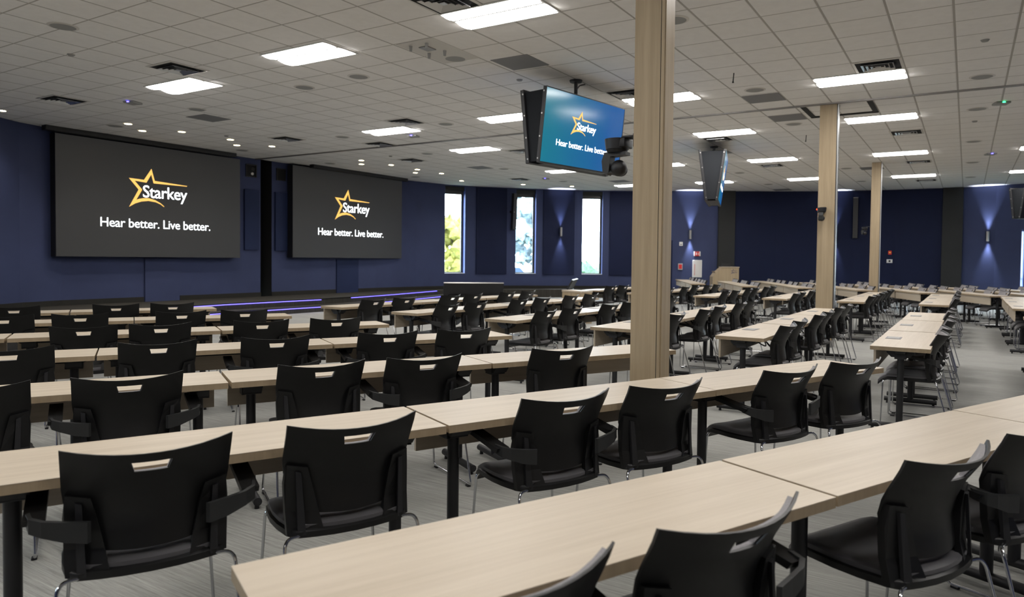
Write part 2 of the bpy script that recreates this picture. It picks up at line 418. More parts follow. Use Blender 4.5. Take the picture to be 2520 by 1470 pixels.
mb = wstrip(MB(), tP2, tQ1, 0, .11, .001, .075); wstrip(mb, tQ2, tE - .1, 0, .11, .001, .018)
mb.obj('baseboard_far', 'base', kind='structure')

# windows: frame, sill, jambs, glass
for (a, b, z0, z1, n) in ops:
    fr = MB(); B = .04; d0, d1 = -.24, -.19
    if n == 'window_4':
        wstrip(fr, a, a + .05, z0, z1, d0, d1); wstrip(fr, a, b, z0, z0 + .05, d0, d1); wstrip(fr, a, b, z1 - .05, z1, d0, d1); wstrip(fr, a, b, .95, 1.0, d0, d1); wstrip(fr, b - .05, b, z0, z1, d0, d1)
    else:
        wstrip(fr, a, a + B, z0, z1, d0, d1); wstrip(fr, b - .09, b, z0, z1, d0, d1); wstrip(fr, a, b, z0, z0 + B, d0, d1); wstrip(fr, a, b, 3.82, z1, d0, d1)
    f = fr.obj(n, 'frame', kind='structure')
    wstrip(MB(), a + .02, b - .02, z0 + .02, z1 - .02, -.222, -.216).obj('window_glass', 'glass', f)
    wstrip(MB(), a, b, z0 - .012, z0 + .004, -.19, .02).obj('window_sill', 'sill', f)
    j = MB(); wstrip(j, b - .006, b - .001, z0, z1, -.19, -.002); wstrip(j, a + .001, a + .006, z0, z1, -.19, -.002)
    j.obj('window_jamb', 'jamb', f)
    if n != 'window_4':
        wstrip(MB(), a + .008, b - .008, z1, z1 + .008, -.19, -.002).obj('window_head', 'frame', f)
        bl = MB(); wstrip(bl, a + .02, b - .02, z1 - .15, z1 - .002, -.17, -.06)
        bl.obj('roller_blind_cassette', 'pilaster', f)
# a door leaf in the wall behind the nearest pillar
dr = wstrip(MB(), WP.near(-10.5, 25.99), WP.near(-9.78, 26.31), .02, 2.23, -.05, .012).obj('door_1', 'panel', kind='structure')
wstrip(MB(), WP.near(-9.95, 26.23), WP.near(-9.91, 26.25), 1.0, 1.16, .012, .05).obj('door_handle', 'steel', dr)

# stage with two risers, violet LED strips under the nosings
def arc(off):   # edge of the stage, plan
    pts = [(-13.6, 4.4), (-14.35, 6.6), (-14.85, 8.7), (-15.02, 10.6), (-15.0, 12.2), (-14.95, 13.4), (-15.05, 14.6), (-15.3, 16.2), (-15.7, 18.2), (-16.0, 19.6), (-15.9, 20.6), (-15.3, 21.35), (-14.3, 22.4), (-13.2, 23.4), (-11.9, 24.3), (-10.2, 25.25), (-9.6, 25.7)]
    out = []
    for i, p in enumerate(pts):
        a = Vector(pts[max(0, i - 1)]); b = Vector(pts[min(len(pts) - 1, i + 1)]); d = (b - a).normalized(); out.append((p[0] + d.y * off, p[1] - d.x * off))
    return out
back = [(q.x, q.y) for q in [WP.at(l + 1e-5, 0)[0] for l in WP.L] if q.y > 5 and q.y < 26.4 and q.x < -9.7]
def stage_poly(off): return arc(off)[::1] + back[::-1]
sp = MB(); ring = arc(0); bk = back[::-1]
poly_s = [(p[0], p[1]) for p in ring] + bk + [(-15.55, 4.95)]
MB().prism(poly_s, 0.001, stage_z).obj('floor_stage', 'stage', kind='structure')
st = arc(.55)[2:11]; st0 = ring[2:11]
MB().prism(st + st0[::-1], 0.001, .15).obj('trim_3', 'stage', kind='structure')
def along(pts, r0, r1, z0, z1, i0, i1, cut=None):
    mb = MB(); n = i1 - i0
    for k in range(i0, i1):
        a, b = Vector(pts[k]), Vector(pts[k + 1]); d = (b - a).normalized(); nn = Vector((d.y, -d.x))
        vs = [(*(a + nn * r0), z0), (*(b + nn * r0), z0), (*(b + nn * r1), z0), (*(a + nn * r1), z0), (*(a + nn * r0), z1), (*(b + nn * r0), z1), (*(b + nn * r1), z1), (*(a + nn * r1), z1)]
        mb.add(vs, [(0, 3, 2, 1), (4, 5, 6, 7), (0, 1, 5, 4), (1, 2, 6, 5), (2, 3, 7, 6), (3, 0, 4, 7)])
    return mb
along(ring, -.03, .035, stage_z + .001, stage_z + .012, 2, 9).obj('trim_4', 'pilaster', kind='structure')
along(arc(.55), -.03, .035, .151, .162, 2, 9).obj('trim_5', 'pilaster', kind='structure')
GL = 'violet LED strips along the stage steps'
for (pts, z, i0, i1, lb) in ((ring, .268, 2, 5, 'violet LED strip under the top stage edge, left run'), (ring, .268, 6, 9, 'violet LED strip under the top stage edge, right run'),
                            (arc(.55), .118, 2, 6, 'violet LED strip under the lower stage step, left run'), (arc(.55), .118, 6, 9, 'violet LED strip under the lower stage step, right run')):
    tag(along(pts, .004, .02, z, z + .014, i0, i1).obj('led_strip', 'purple'), lb, 'light strip', GL)

# ------------------------------------------------------------------ lettering and the star logo
def text_mesh(txt, size, ext, name, m, parent, off=0.0, align='LEFT', sx=1.0):
    cu = bpy.data.curves.new(name, 'FONT'); cu.body = txt; cu.size = size; cu.extrude = ext; cu.offset = off; cu.align_x = align; cu.resolution_u = 3
    cu.space_character = .95
    tmp = bpy.data.objects.new('tmp', cu); COL.objects.link(tmp)
    me = bpy.data.meshes.new_from_object(tmp.evaluated_get(bpy.context.evaluated_depsgraph_get()))
    bpy.data.objects.remove(tmp); bpy.data.curves.remove(cu)
    xs = [v.co.x for v in me.vertices]
    for v in me.vertices: v.co.x *= sx
    me.materials.clear(); me.materials.append(M[m]); me.name = name
    o = bpy.data.objects.new(name, me); COL.objects.link(o); o.parent = parent
    return o, (min(xs) * sx, max(xs) * sx)
def fit_text(o, x0, x1, z, mode):
    xs = [v.co.x for v in o.data.vertices]; k = (x1 - x0) / (max(xs) - min(xs)); mn = min(xs)
    for v in o.data.vertices: v.co.x = x0 + (v.co.x - mn) * k
    o.location = (0, 0, 0)
    for v in o.data.vertices: y = v.co.y; e = v.co.z; v.co.y = -.004 - e * .0 - (.002 if e > 0 else 0); v.co.z = z + y
# star band in units: x right, y up, logo box 0..1 wide
def star(parent, x, z, s, m, sz=None):
    sz = sz or s
    """outline star: open to the right, with a tapering ray and a swoosh"""
    outer = [(0, .52), (.245, .51), (.37, .76), (.425, .51), (1.0, .47)]
    inner = [(.09, .475), (.285, .455), (.366, .64), (.405, .455), (.99, .455)]
    low_o = [(0, .52), (.155, .295), (0, -.08), (.10, -.0), (.20, .048), (.32, .072), (.44, .055), (.52, .018), (.58, -.035)]
    low_i = [(.09, .475), (.215, .30), (.115, .075), (.16, .10), (.22, .12), (.32, .13), (.43, .10), (.52, .045), (.587, -.022)]
    mb = MB()
    for o_, i_ in ((outer, inner), (low_o, low_i)):
        for k in range(len(o_) - 1):
            q = [o_[k], o_[k + 1], i_[k + 1], i_[k]]
            mb.prism([(x + a * s, z + b * sz) for a, b in q], -.006, -.003, 'y')
    return mb.obj('star_logo', m, parent)

def video_wall(y0, y1, z0, z1, xa, rz, label):
    t = thing('video_wall', label, 'screen', (xa, (y0 + y1) / 2, (z0 + z1) / 2), rz, 'video walls over the stage')
    W = y1 - y0; H = z1 - z0
    # local x runs along the wall to the viewer's right, local -y faces the room
    MB().box(-W / 2, W / 2, 0, .22, -H / 2, H / 2).obj('cabinet', 'blackmat', t)
    MB().box(-W / 2 + .004, W / 2 - .004, -.012, 0, -H / 2 + .004, H / 2 - .004).obj('led_face', 'led', t)
    return t, W, H
for (y0, y1, z0, z1, xa, rz, lb) in ((7.66, 12.18, 1.385, 4.03, -16.72, PI / 2, 'huge dark video wall showing star logo and tagline, left of the slot'),
                                    (13.92, 18.56, 1.41, 4.09, -16.72, PI / 2, 'huge dark video wall showing star logo and tagline, right of the slot')):
    t_, W, H = video_wall(y0, y1, z0, z1, xa, rz, lb)
    s = W / 4.52
    st_ = star(t_, -.70 * s, -.062 * s, 1.445 * s, 'logo_gold', 1.12 * s)
    st_.location.y = -.010
    o, _ = text_mesh('Starkey', .41 * s, .001, 'brand_lettering', 'logo_white', t_, off=.002 * s); fit_text(o, -.372 * s, .742 * s, .10 * s, 0); o.location.y = -.010
    o, _ = text_mesh('Hear better. Live better.', .30 * s, .001, 'tagline_lettering', 'logo_white', t_, off=.0 * s); fit_text(o, -1.342 * s, 1.372 * s, -.63 * s, 0); o.location.y = -.010

# black projection screen cases at the ceiling
for (a, b, lb) in (((-16.62, 7.4), (-16.62, 11.95), 'long black screen case at the ceiling above the left video wall'),
                   ((-16.47, 14.4), (-16.45, 18.5), 'long black screen case at the ceiling above the right video wall')):
    o = MB().box(a[0] - .09, a[0] + .09, a[1], b[1], HC - .10, HC - .001, .01).obj('screen_case', 'blackmat'); tag(o, lb, 'screen case', 'screen cases at the ceiling')
# speaker boxes set in the wall beside the slot
for (ya, yb, lb) in ((12.56, 12.9, 'square speaker recess left of the black slot with visible cones'), (13.57, 13.89, 'plain square speaker recess right of the black slot')):
    t_ = thing('wall_speaker', lb, 'speaker', (-16.999, (ya + yb) / 2, 3.80), PI / 2, 'square speakers by the slot'); w2 = (yb - ya) / 2
    mb = MB(); mb.box(-w2, w2, -.03, 0, .155, .175).box(-w2, w2, -.03, 0, -.175, -.155).box(-w2, -w2 + .02, -.03, 0, -.155, .155).box(w2 - .02, w2, -.03, 0, -.155, .155)
    mb.obj('bezel', 'blackmat', t_)
    MB().box(-w2 + .02, w2 - .02, -.008, 0, -.155, .155).obj('grille', 'dark', t_)
    if ya < 13:
        MB().cyl((.05, -.008, .05), (.05, -.02, .05), .06, .05).obj('tweeter', 'pilaster', t_); MB().cyl((.04, -.008, -.08), (.04, -.02, -.08), .05, .04).obj('cone', 'steel', t_)

# ------------------------------------------------------------------ ceiling fittings
def cell(i, j): return OX + j * T, OY + i * T
def troffer_proto():
    t = thing('ceiling_light', 'x', 'ceiling light', group='troffer lights in the tiled ceiling')
    L, Wd = 2 * T, T
    f = MB(); f.box(0, L, 0, .022, -.012, 0).box(0, L, Wd - .022, Wd, -.012, 0).box(0, .022, .022, Wd - .022, -.012, 0).box(L - .022, L, .022, Wd - .022, -.012, 0)
    f.box(.022, L - .022, Wd * .40, Wd * .40 + .03, -.014, 0)
    f.obj('frame', 'white', t)
    def lobe(y0, y1, d):
        us = [i / 10 for i in range(11)]; vs = [0, .5, 1]; mb = MB(); prof = [(y0 + (y1 - y0) * u, -.004 - d * math.sin(PI * u) ** .6) for u in us]
        prof = prof + [(y1, -.001), (y0, -.001)]
        mb.prism(prof, .03, L - .03, 'x'); return mb
    lobe(.03, Wd * .38, .022).obj('lens', 'lens', t)
    lobe(Wd * .47, Wd - .03, .030).obj('lens', 'lens', t)
    return t
tp = troffer_proto()
LIGHTS = [(.1, -.1, 'above the middle of the nearest tables'), (0, 5, 'largest light at the top edge of the photo'), (.5, -5.3, 'left of the stage side ceiling vent'), (8, -5, 'left of the hanging television, nearer the stage'),
          (8, 0, 'just left of the hanging television'), (12.8, -4.9, 'above the window wall side, left of the television'), (20.5, -4.9, 'below the hanging television, far'), (28.2, -4.7, 'farthest left, near the window wall'),
          (7.8, 5.05, 'half hidden behind the nearest pillar'), (13.1, .1, 'hidden behind the hanging television'), (13.7, 5.05, 'right of the nearest pillar with a vent below'), (20.6, .1, 'just right of the nearest pillar, far'),
          (21, 5, 'between the nearest and middle pillars'), (28.6, .1, 'far, behind the narrow hanging television'), (29, 5, 'far, left of the middle pillar'), (8.0, 10, 'largest light right of the nearest pillar'),
          (13.4, 9.95, 'just right of the middle pillar'), (21.4, 9.9, 'above the third pillar'), (29.9, 9.9, 'far, right of the third pillar'), (22, 14.9, 'cut by the right edge, nearer'), (30, 14.9, 'cut by the right edge, farther'),
          (0, 10, 'over the right part of the room, out of view'), (-8, 0, 'behind the camera, left'), (-8, 5, 'behind the camera, centre'), (-8, 10, 'behind the camera, right'), (-16, 0, 'far behind the camera, left'), (-16, 5, 'far behind the camera, centre'), (-16, 10, 'far behind the camera, right'),
          (0, 15, 'near the right wall, out of view'), (8, 15, 'near the right wall, middle'), (-8, 15, 'behind the camera, near the right wall'), (-8, -5, 'behind the camera, far left'), (14, 15, 'near the right wall, farther')]
for k, (i, j, lb) in enumerate(LIGHTS):
    x, y = cell(i, j); lb = 'glowing rectangular ceiling light ' + lb
    if k == 0: tp.location = (x, y, HC - .0005); tp['label'] = lb
    else: dup(tp, (x, y, HC - .0005), 0, lb)
# air diffusers with nested louvres
def vent_proto():
    t = thing('air_vent', 'x', 'air vent', group='square air vents in the ceiling')
    c = T / 2; MB().box(.03, T - .03, .03, T - .03, -.004, -.001).obj('plenum', 'dark', t)
    def frame(h, wd, z0, z1):
        mb = MB(); a, b = c - h, c + h
        # sloping louvre ring
        o = [(a, a), (b, a), (b, b), (a, b)]; i_ = [(a + wd, a + wd), (b - wd, a + wd), (b - wd, b - wd), (a + wd, b - wd)]
        for k in range(4):
            p, q, r, s_ = o[k], o[(k + 1) % 4], i_[(k + 1) % 4], i_[k]
            mb.add([(*p, z0), (*q, z0), (*r, z1), (*s_, z1), (*p, z0 - .004), (*q, z0 - .004), (*r, z1 - .004), (*s_, z1 - .004)], [(0, 1, 2, 3), (7, 6, 5, 4), (0, 4, 5, 1), (3, 2, 6, 7)])
        return mb
    frame(c, .035, -.002, -.008).obj('frame', 'offwhite', t)
    for h in (.20, .145, .09): frame(h, .022, -.03, -.008).obj('louvre', 'alu', t)
    MB().box(c - .035, c + .035, c - .035, c + .035, -.03, -.024).obj('centre_plate', 'alu', t)
    return t
vp = vent_proto()
VENTS = [(-.6, -3.3, 'beside the leftmost ceiling light'), (-.2, -9.5, 'farthest left, above the left video wall'), (-.95, 5.0, 'touching the largest light at the top edge'), (6.95, -2.9, 'next to the light left of the hanging television'),
         (7.4, -9.2, 'above the gap between the video walls'), (9.95, -6.9, 'with an open panel beside the ceiling track'), (14, -8.8, 'above the right video wall'), (14, -2.9, 'just left of the hanging television'), (22.6, -8.5, 'over the window wall'),
         (6.8, 5, 'partly hidden by the nearest pillar'), (7.0, 11.0, 'touching the big light right of the nearest pillar'), (14.8, 5.0, 'above the narrow hanging television'), (16.4, 10.95, 'right of the middle pillar'), (22.9, 5.05, 'left of the middle pillar, far'),
         (24.4, 10.9, 'right of the third pillar'), (32.4, 10.85, 'farthest right, near the far wall')]
for k, (i, j, lb) in enumerate(VENTS):
    x, y = cell(i, j); lb = 'square air vent ' + lb
    if k == 0: vp.location = (x, y, HC - .0005); vp['label'] = lb
    else: dup(vp, (x, y, HC - .0005), 0, lb)
for (i, j, lb) in ((2.9, 4.1, 'over the hanging television'), (3.5, -8.2, 'above the left video wall'), (9.05, 8, 'before the ceiling track, right of the nearest pillar'), (12.05, 8, 'just beyond the ceiling track'), (17.6, -7.6, 'over the windows side'), (17.9, 4.05, 'beside the narrow hanging television'), (25.9, 8.9, 'behind the third pillar'), (34.5, 3.0, 'far, near the far wall'), (26, -4, 'far left of the nearest pillar')):
    x, y = cell(i, j); o = MB().box(.01, T - .01, .01, T - .01, -.006, -.0005, .002).obj('return_grille', 'grey_panel', loc=(x, y, HC)); tag(o, 'flat grey return grille ' + lb, 'ceiling grille', 'grey return grilles')
cs = thing('ceiling_speaker', 'x', 'ceiling speaker', group='round speakers in the ceiling')
mb = MB(); n = 28
for a_, b_, z1, z2 in ((.165, .135, -.002, -.010),):
    vs = [(a_ * math.cos(2 * PI * k / n), a_ * math.sin(2 * PI * k / n), z1) for k in range(n)] + [(b_ * math.cos(2 * PI * k / n), b_ * math.sin(2 * PI * k / n), z2) for k in range(n)]
    mb.add(vs, [(k, (k + 1) % n, n + (k + 1) % n, n + k) for k in range(n)], True)
mb.obj('rim', 'offwhite', cs); MB().cyl((0, 0, -.009), (0, 0, -.001), .135, .135, 28).obj('grille', 'silver_grille', cs)
SPK = [(-3.05, -1.84), (2.44, 3.51), (2.53, .46), (2.65, -1.62), (2.98, -6.77), (3.3, -11.9), (8.97, -12.8), (8.4, -1.5), (8.6, -6.5), (13.3, -6.4), (2.4, 8.6), (8.48, 8.53), (13.65, 8.45), (19, -6.3), (25.2, -6.4), (25.5, 3.5), (31.5, 3.5), (9.7, 13.5), (13.75, 13.45), (20, 13.4), (26.2, 13.4), (32.3, 13.35), (26, 8.35), (32, 8.3), (19.7, -12.6), (13.6, -12.6), (20, 3.5)]
SLB = ['nearest the top left corner', 'between the exposed panel and the grey grille', 'below the nearest left light', 'left of two matching ones', 'over the stage side, beside a grey grille', 'left over the left video wall', 'above the slot between the video walls', 'beside the vent left of the television', 'before the ceiling track, left', 'beyond the ceiling track, left',
       'half hidden behind the nearest pillar, top', 'above a grey grille right of the nearest pillar', 'left of the middle pillar top', 'over the right video wall side', 'over the second window', 'right of the narrow hanging television', 'farthest, left of middle pillar', 'top right, nearest', 'right, just beyond the track', 'right column, third', 'right column, fourth', 'right column, farthest', 'just right of middle pillar', 'left of the third pillar, far', 'over the curve of the stage wall', 'over the right video wall', 'hidden behind the narrow television']
for k, (i, j) in enumerate(SPK):
    x, y = cell(i, j); lb = 'round ceiling speaker ' + SLB[k]
    if k == 0: cs.location = (x, y, HC); cs['label'] = lb
    else: dup(cs, (x, y, HC), 0, lb)
# warm downlights over the stage
dl = thing('downlight', 'x', 'downlight', group='warm downlights over the stage')
mb = MB(); n = 20
vs = [(.085 * math.cos(2 * PI * k / n), .085 * math.sin(2 * PI * k / n), -.001) for k in range(n)] + [(.07 * math.cos(2 * PI * k / n), .07 * math.sin(2 * PI * k / n), -.006) for k in range(n)]
mb.add(vs, [(k, (k + 1) % n, n + (k + 1) % n, n + k) for k in range(n)], True).obj('rim', 'white', dl)
MB().cyl((0, 0, -.006), (0, 0, -.001), .07, .07, 20).obj('lens', 'warm', dl)
ld = bpy.data.lights.new('downlight_lamp', 'SPOT'); ld.energy = 110; ld.color = (1.0, .93, .86); ld.spot_size = math.radians(120); ld.spot_blend = .9; ld.shadow_soft_size = .06
lo = bpy.data.objects.new('downlight_lamp', ld); COL.objects.link(lo); lo.parent = dl; lo.location = (0, 0, -.012)
DL = [(.14, -12.44), (3.3, -11.1), (4.3, -12.0), (5.1, -10.9), (7, -10.8), (8, -11.8), (8.85, -10.75), (13.55, -10.5), (14.5, -11.45), (15.35, -10.35), (17.25, -10.35), (18.25, -11.35), (19.1, -10.3), (22.4, -11.5), (25.6, -9.35), (27.8, -7.25)]
DLB = ['at the left edge of the photo', 'leftmost of three over the left video wall', 'middle of three over the left video wall', 'rightmost of three over the left video wall', 'upper one of a pair left of the slot', 'lower one of a pair left of the slot', 'right above the slot between video walls', 'upper one of the first pair over the right video wall', 'lower one of the first pair over the right video wall', 'between two pairs over the right video wall', 'upper one of the second pair over the right video wall', 'lower one of the second pair over the right video wall', 'right of the second pair', 'above the first window', 'above the second window', 'above the third window']
for k, (i, j) in enumerate(DL):
    x, y = cell(i, j); lb = 'round warm downlight ' + DLB[k]
    if k == 0: dl.location = (x, y, HC); dl['label'] = lb
    else: dup(dl, (x, y, HC), 0, lb)
# small sensors, sprinklers, access points
for (i, j, lb) in ((-1.97, -3.8, 'near the top left'), (13.1, -8.3, 'above the right video wall'), (6.5, 13.5, 'near the top right corner'), (15.75, 13.4, 'right of the middle pillar'), (15.6, 5.3, 'by the narrow hanging television'), (6.4, -10.2, 'over the stage'), (24.2, -2.4, 'far left'), (4.69, 3.76, 'above the hanging television')):
    x, y = cell(i, j); o = MB().cyl((0, 0, -.02), (0, 0, -.001), .035, .05, 16).obj('ceiling_sensor', 'silver_grille', loc=(x, y, HC)); tag(o, 'small round ceiling sensor ' + lb, 'sensor', 'small ceiling sensors')
for (i, j, led, lb) in ((1.45, -7.49, 'blue_led', 'over the left side'), (9.6, -3.95, 'blue_led', 'beside the ceiling track'), (13.1, 14.0, 'green_led', 'with a green lamp at the right'), (23.6, 14.0, 'blue_led', 'with a blue lamp at the right'), (23.4, -6.5, 'blue_led', 'over the second window')):
    x, y = cell(i, j); t_ = thing('access_point', 'small flat wireless access point ' + lb, 'access point', (x, y, HC), .3, 'access points on the ceiling')
    MB().box(-.11, .11, -.11, .11, -.035, -.001, .012).obj('case', 'silver_grille', t_); MB().box(-.02, .02, -.118, -.108, -.026, -.012).obj('indicator', led, t_)
for (i, j, lb) in ((6.6, 8.5, 'right of the nearest pillar'), (15.95, 8.4, 'left of the middle pillar')):
    x, y = cell(i, j); o = MB().cyl((0, 0, -.13), (.01, 0, -.001), .008, .008, 8).cyl((0, 0, -.14), (0, 0, -.12), .014, .012, 10).obj('ceiling_microphone', 'blackmat', loc=(x, y, HC)); tag(o, 'thin black hanging microphone ' + lb, 'microphone', 'hanging microphones')
# exposed clear mounting panel with four bolts
x, y = cell(1.0, 3.05); t_ = thing('mounting_panel', 'blank ceiling panel with four protruding bolts and a perforated plate', 'ceiling panel', (x, y, HC))
MB().box(.01, T - .01, .01, 1.0, -.008, -.0005, .002).obj('plate', 'offwhite', t_)
for bx, by in ((.14, .14), (.40, .14), (.14, .50), (.40, .50)): MB().cyl((bx, by, -.075), (bx, by, -.006), .016, .022, 10).obj('bolt', 'silver_grille', t_)
MB().box(.20, .34, .22, .40, -.020, -.008, .002).obj('perforated_plate', 'steel', t_)
# folding wall track across the room and its loop around the middle pillar
MB().box(-17.0, 5.2, 12.86, 12.94, HC - .02, HC - .0005).box(-17.0, 5.2, 12.885, 12.915, HC - .024, HC - .02).obj('trim_6', 'steel', kind='structure')
lp = [(-2.5, 12.98), (-2.5, 13.98), (-1.45, 13.98), (-1.45, 12.98)]
mb = MB()
for a, b in zip(lp[:-1], lp[1:]): mb.box(min(a[0], b[0]) - .04, max(a[0], b[0]) + .04, min(a[1], b[1]) - .04, max(a[1], b[1]) + .04, HC - .02, HC - .0005)
mb.obj('trim_7', 'pilaster', kind='structure')

# ------------------------------------------------------------------ pillars
def pillar(x0, x1, y0, y1, lb, edge=True):
    t = thing('pillar', lb, 'pillar', ((x0 + x1) / 2, (y0 + y1) / 2, 0), 0, 'oak clad pillars')
    hx, hy = (x1 - x0) / 2, (y1 - y0) / 2
    MB().box(-hx, hx - .004, -hy, hy, .12, HC - .002, .003).obj('cladding', 'wood_v', t)
    MB().box(-hx - .004, hx + .004, -hy - .004, hy + .004, .0, .12, .003).obj('kick_plate', 'steel', t)
    if edge:
        MB().box(hx - .004, hx + .022, -hy + .03, -hy + .05, .12, HC - .002).obj('edge_strip', 'alu', t)
        MB().box(hx - .004, hx + .004, -hy + .001, hy, .12, HC - .002).obj('shadow_joint', 'blackmat', t)
    else:
        MB().box(hx - .004, hx + .002, -hy + .012, hy, .12, HC - .002).obj('side_panel', 'wood_v', t)
        MB().box(hx * .72, hx * .72 + .004, -hy - .001, -hy + .002, .12, HC - .002).obj('panel_joint', 'dark', t)
    return t
pillar(-2.075, -1.845, 4.75, 4.93, 'nearest and widest oak clad pillar, with a camera on its left side', False)
pillar(-2.205, -1.93, 12.90, 13.15, 'middle oak clad pillar standing under the ceiling track')
pillar(-2.25, -2.02, 21.05, 21.28, 'farthest and slimmest oak clad pillar')

# ------------------------------------------------------------------ pan tilt cameras
def ptz(lb, loc, rz, arm=.12, led=False, s=1.0):
    t = thing('pan_tilt_camera', lb, 'camera', loc, rz, 'pan tilt cameras on the pillars'); t.scale = (s, s, s)
    # local: +x points from the pillar to the camera body, z up, origin at the wall plate
    b = MB(); b.box(0, .012, -.05, .05, -.06, .02, .003); b.box(0, arm + .03, -.045, .045, 0, .012, .003); b.obj('bracket', 'blackmat', t)
    c = arm + .075
    MB().cyl((c, 0, -.062), (c, 0, 0), .070, .078, 24).box(c - .075, c + .02, -.06, .06, -.055, -.002, .006).obj('base_housing', 'blackmat', t)
    MB().cyl((c, 0, -.082), (c, 0, -.062), .060, .066, 24).obj('pan_ring', 'black', t)
    y = MB(); y.prism([(.07, -.08), (-.07, -.08), (-.07, -.10), (.030, -.105), (.040, -.20), (.058, -.215), (.080, -.20), (.088, -.13)], -.035, .035, 'y')
    for i in range(len(y.v)): y.v[i] = (y.v[i][0] + c, y.v[i][1], y.v[i][2])
    y.obj('yoke', 'arm', t)
    MB().sphere((c - .012, 0, -.175), .050, 20, 12).cyl((c - .012, 0, -.175), (c - .012, -.05, -.185), .042, .037, 20).obj('camera_head', 'blackmat', t)
    MB().cyl((c - .012, -.049, -.185), (c - .012, -.056, -.1865), .026, .024, 20).obj('camera_lens', 'led_dark', t)
    MB().box(c - .02, c + .03, -.0795, -.0745, -.035, -.015).obj('type_plate', 'alu' if not led else 'red_led', t)
    return t
ptz('black pan tilt camera on a bracket left of the nearest pillar', (-2.078, 4.84, 2.345), PI, .06, s=1.22)
ptz('black pan tilt camera with red lamp on the middle pillar', (-2.12, 12.897, 2.37), -PI / 2, .04, True)
ptz('small dark pan tilt camera left of the farthest pillar', (-2.252, 21.12, 2.42), PI, .08, s=.95)

# ------------------------------------------------------------------ hanging television pairs
def tv_cluster(lb, x, y, rz, z0, z1, W, logo, top=.30, bot=.14):
    t = thing('hanging_television', lb, 'television', (x, y, 0), rz, 'television pairs hanging from the ceiling')
    H = z1 - z0
    # local: x along the screens, +-y the facing directions
    MB().cyl((0, 0, z1 - .1), (0, 0, HC - .01), .028, .028, 14).cyl((0, 0, HC - .03), (0, 0, HC - .001), .09, .10, 18).obj('ceiling_pole', 'blackmat', t)
    c = MB(); c.tube([(.03, 0, HC - .30), (.05, .02, HC - .12), (.12, .02, HC - .05), (.24, .01, HC - .012)], .010, 8, .04); c.obj('cable', 'blackmat', t)
    for s, scr in ((1, False), (-1, True)):
        dy = (top - bot); n = Vector((0, s * H, -dy)).normalized()
        ux = Vector((1, 0, 0)); uz = Vector((0, s * dy, H)).normalized(); yy = -n   # local frame of the display: x right for viewer, -y out
        x_ = uz.cross(n) if True else ux
        mid = Vector((0, s * (top + bot) / 2, (z0 + z1) / 2))
        R = Matrix((( -x_.x if False else x_.x, -n.x, uz.x, mid.x), (x_.y, -n.y, uz.y, mid.y), (x_.z, -n.z, uz.z, mid.z), (0, 0, 0, 1)))
        Hh = Vector((0, dy, H)).length
        d = MB().box(-W / 2, W / 2, .004, .055, -Hh / 2, Hh / 2, .006).obj('display', 'blackmat', t); d.matrix_local = R
        f = MB(); bz = .014
        f.box(-W / 2, W / 2, -.006, .004, Hh / 2 - bz, Hh / 2).box(-W / 2, W / 2, -.006, .004, -Hh / 2, -Hh / 2 + bz * 1.6).box(-W / 2, -W / 2 + bz, -.006, .004, -Hh / 2 + bz, Hh / 2 - bz).box(W / 2 - bz, W / 2, -.006, .004, -Hh / 2 + bz, Hh / 2 - bz)
        f.obj('bezel', 'black', d)
        sc = MB().box(-W / 2 + bz, W / 2 - bz, -.002, .004, -Hh / 2 + bz, Hh / 2 - bz).obj('screen', 'tvblue' if logo else 'led_dark', d)
        if logo and scr:
            o = star(d, -.34, -.02, .60, 'logo_gold', .43)
            o, _ = text_mesh('Starkey', .155, .001, 'brand_lettering', 'logo_white', d, off=.001); fit_text(o, -.205, .26, .035, 0)
            o, _ = text_mesh('Hear better. Live better.', .128, .001, 'tagline_lettering', 'logo_white', d, off=.0); fit_text(o, -.65, .62, -.245, 0)
    for s in (-1, 1):
        a = s * (W / 2 - .05)
        m_ = MB().prism([(-bot + .03, z0 + .03), (bot - .03, z0 + .03), (top - .03, z1 - .03), (-top + .03, z1 - .03)], a - .012, a + .012, 'x'); m_.obj('end_panel', 'tvback', t)
        sx = s * (W / 2 - .012); sd = MB()
        for q in (-1, 1):
            for u in (.06, .35, .65, .94): sd.cyl((sx, q * (bot + (top - bot) * u - .035), z0 + H * u), (sx + s * .014, q * (bot + (top - bot) * u - .035), z0 + H * u), .012, .012, 10)
        sd.obj('side_bolt', 'steel', t)
    MB().box(-W / 2 + .2, W / 2 - .2, -bot + .02, bot - .02, z0 + .01, z0 + .03).obj('bottom_panel', 'blackmat', t)
    return t
tv_cluster('hanging television pair with blue star logo picture, left of nearest pillar', -5.10, 9.50, math.radians(80.5), 2.80, 3.85, 1.95, True, .24, .12)
tv_cluster('hanging television pair seen end on, right of nearest pillar', -5.15, 16.5, math.radians(105.0), 2.80, 3.93, 1.95, True)
tv_cluster('hanging television pair cut by the right photo edge', 1.95, 25.9, math.radians(40), 2.80, 3.72, 1.95, False)

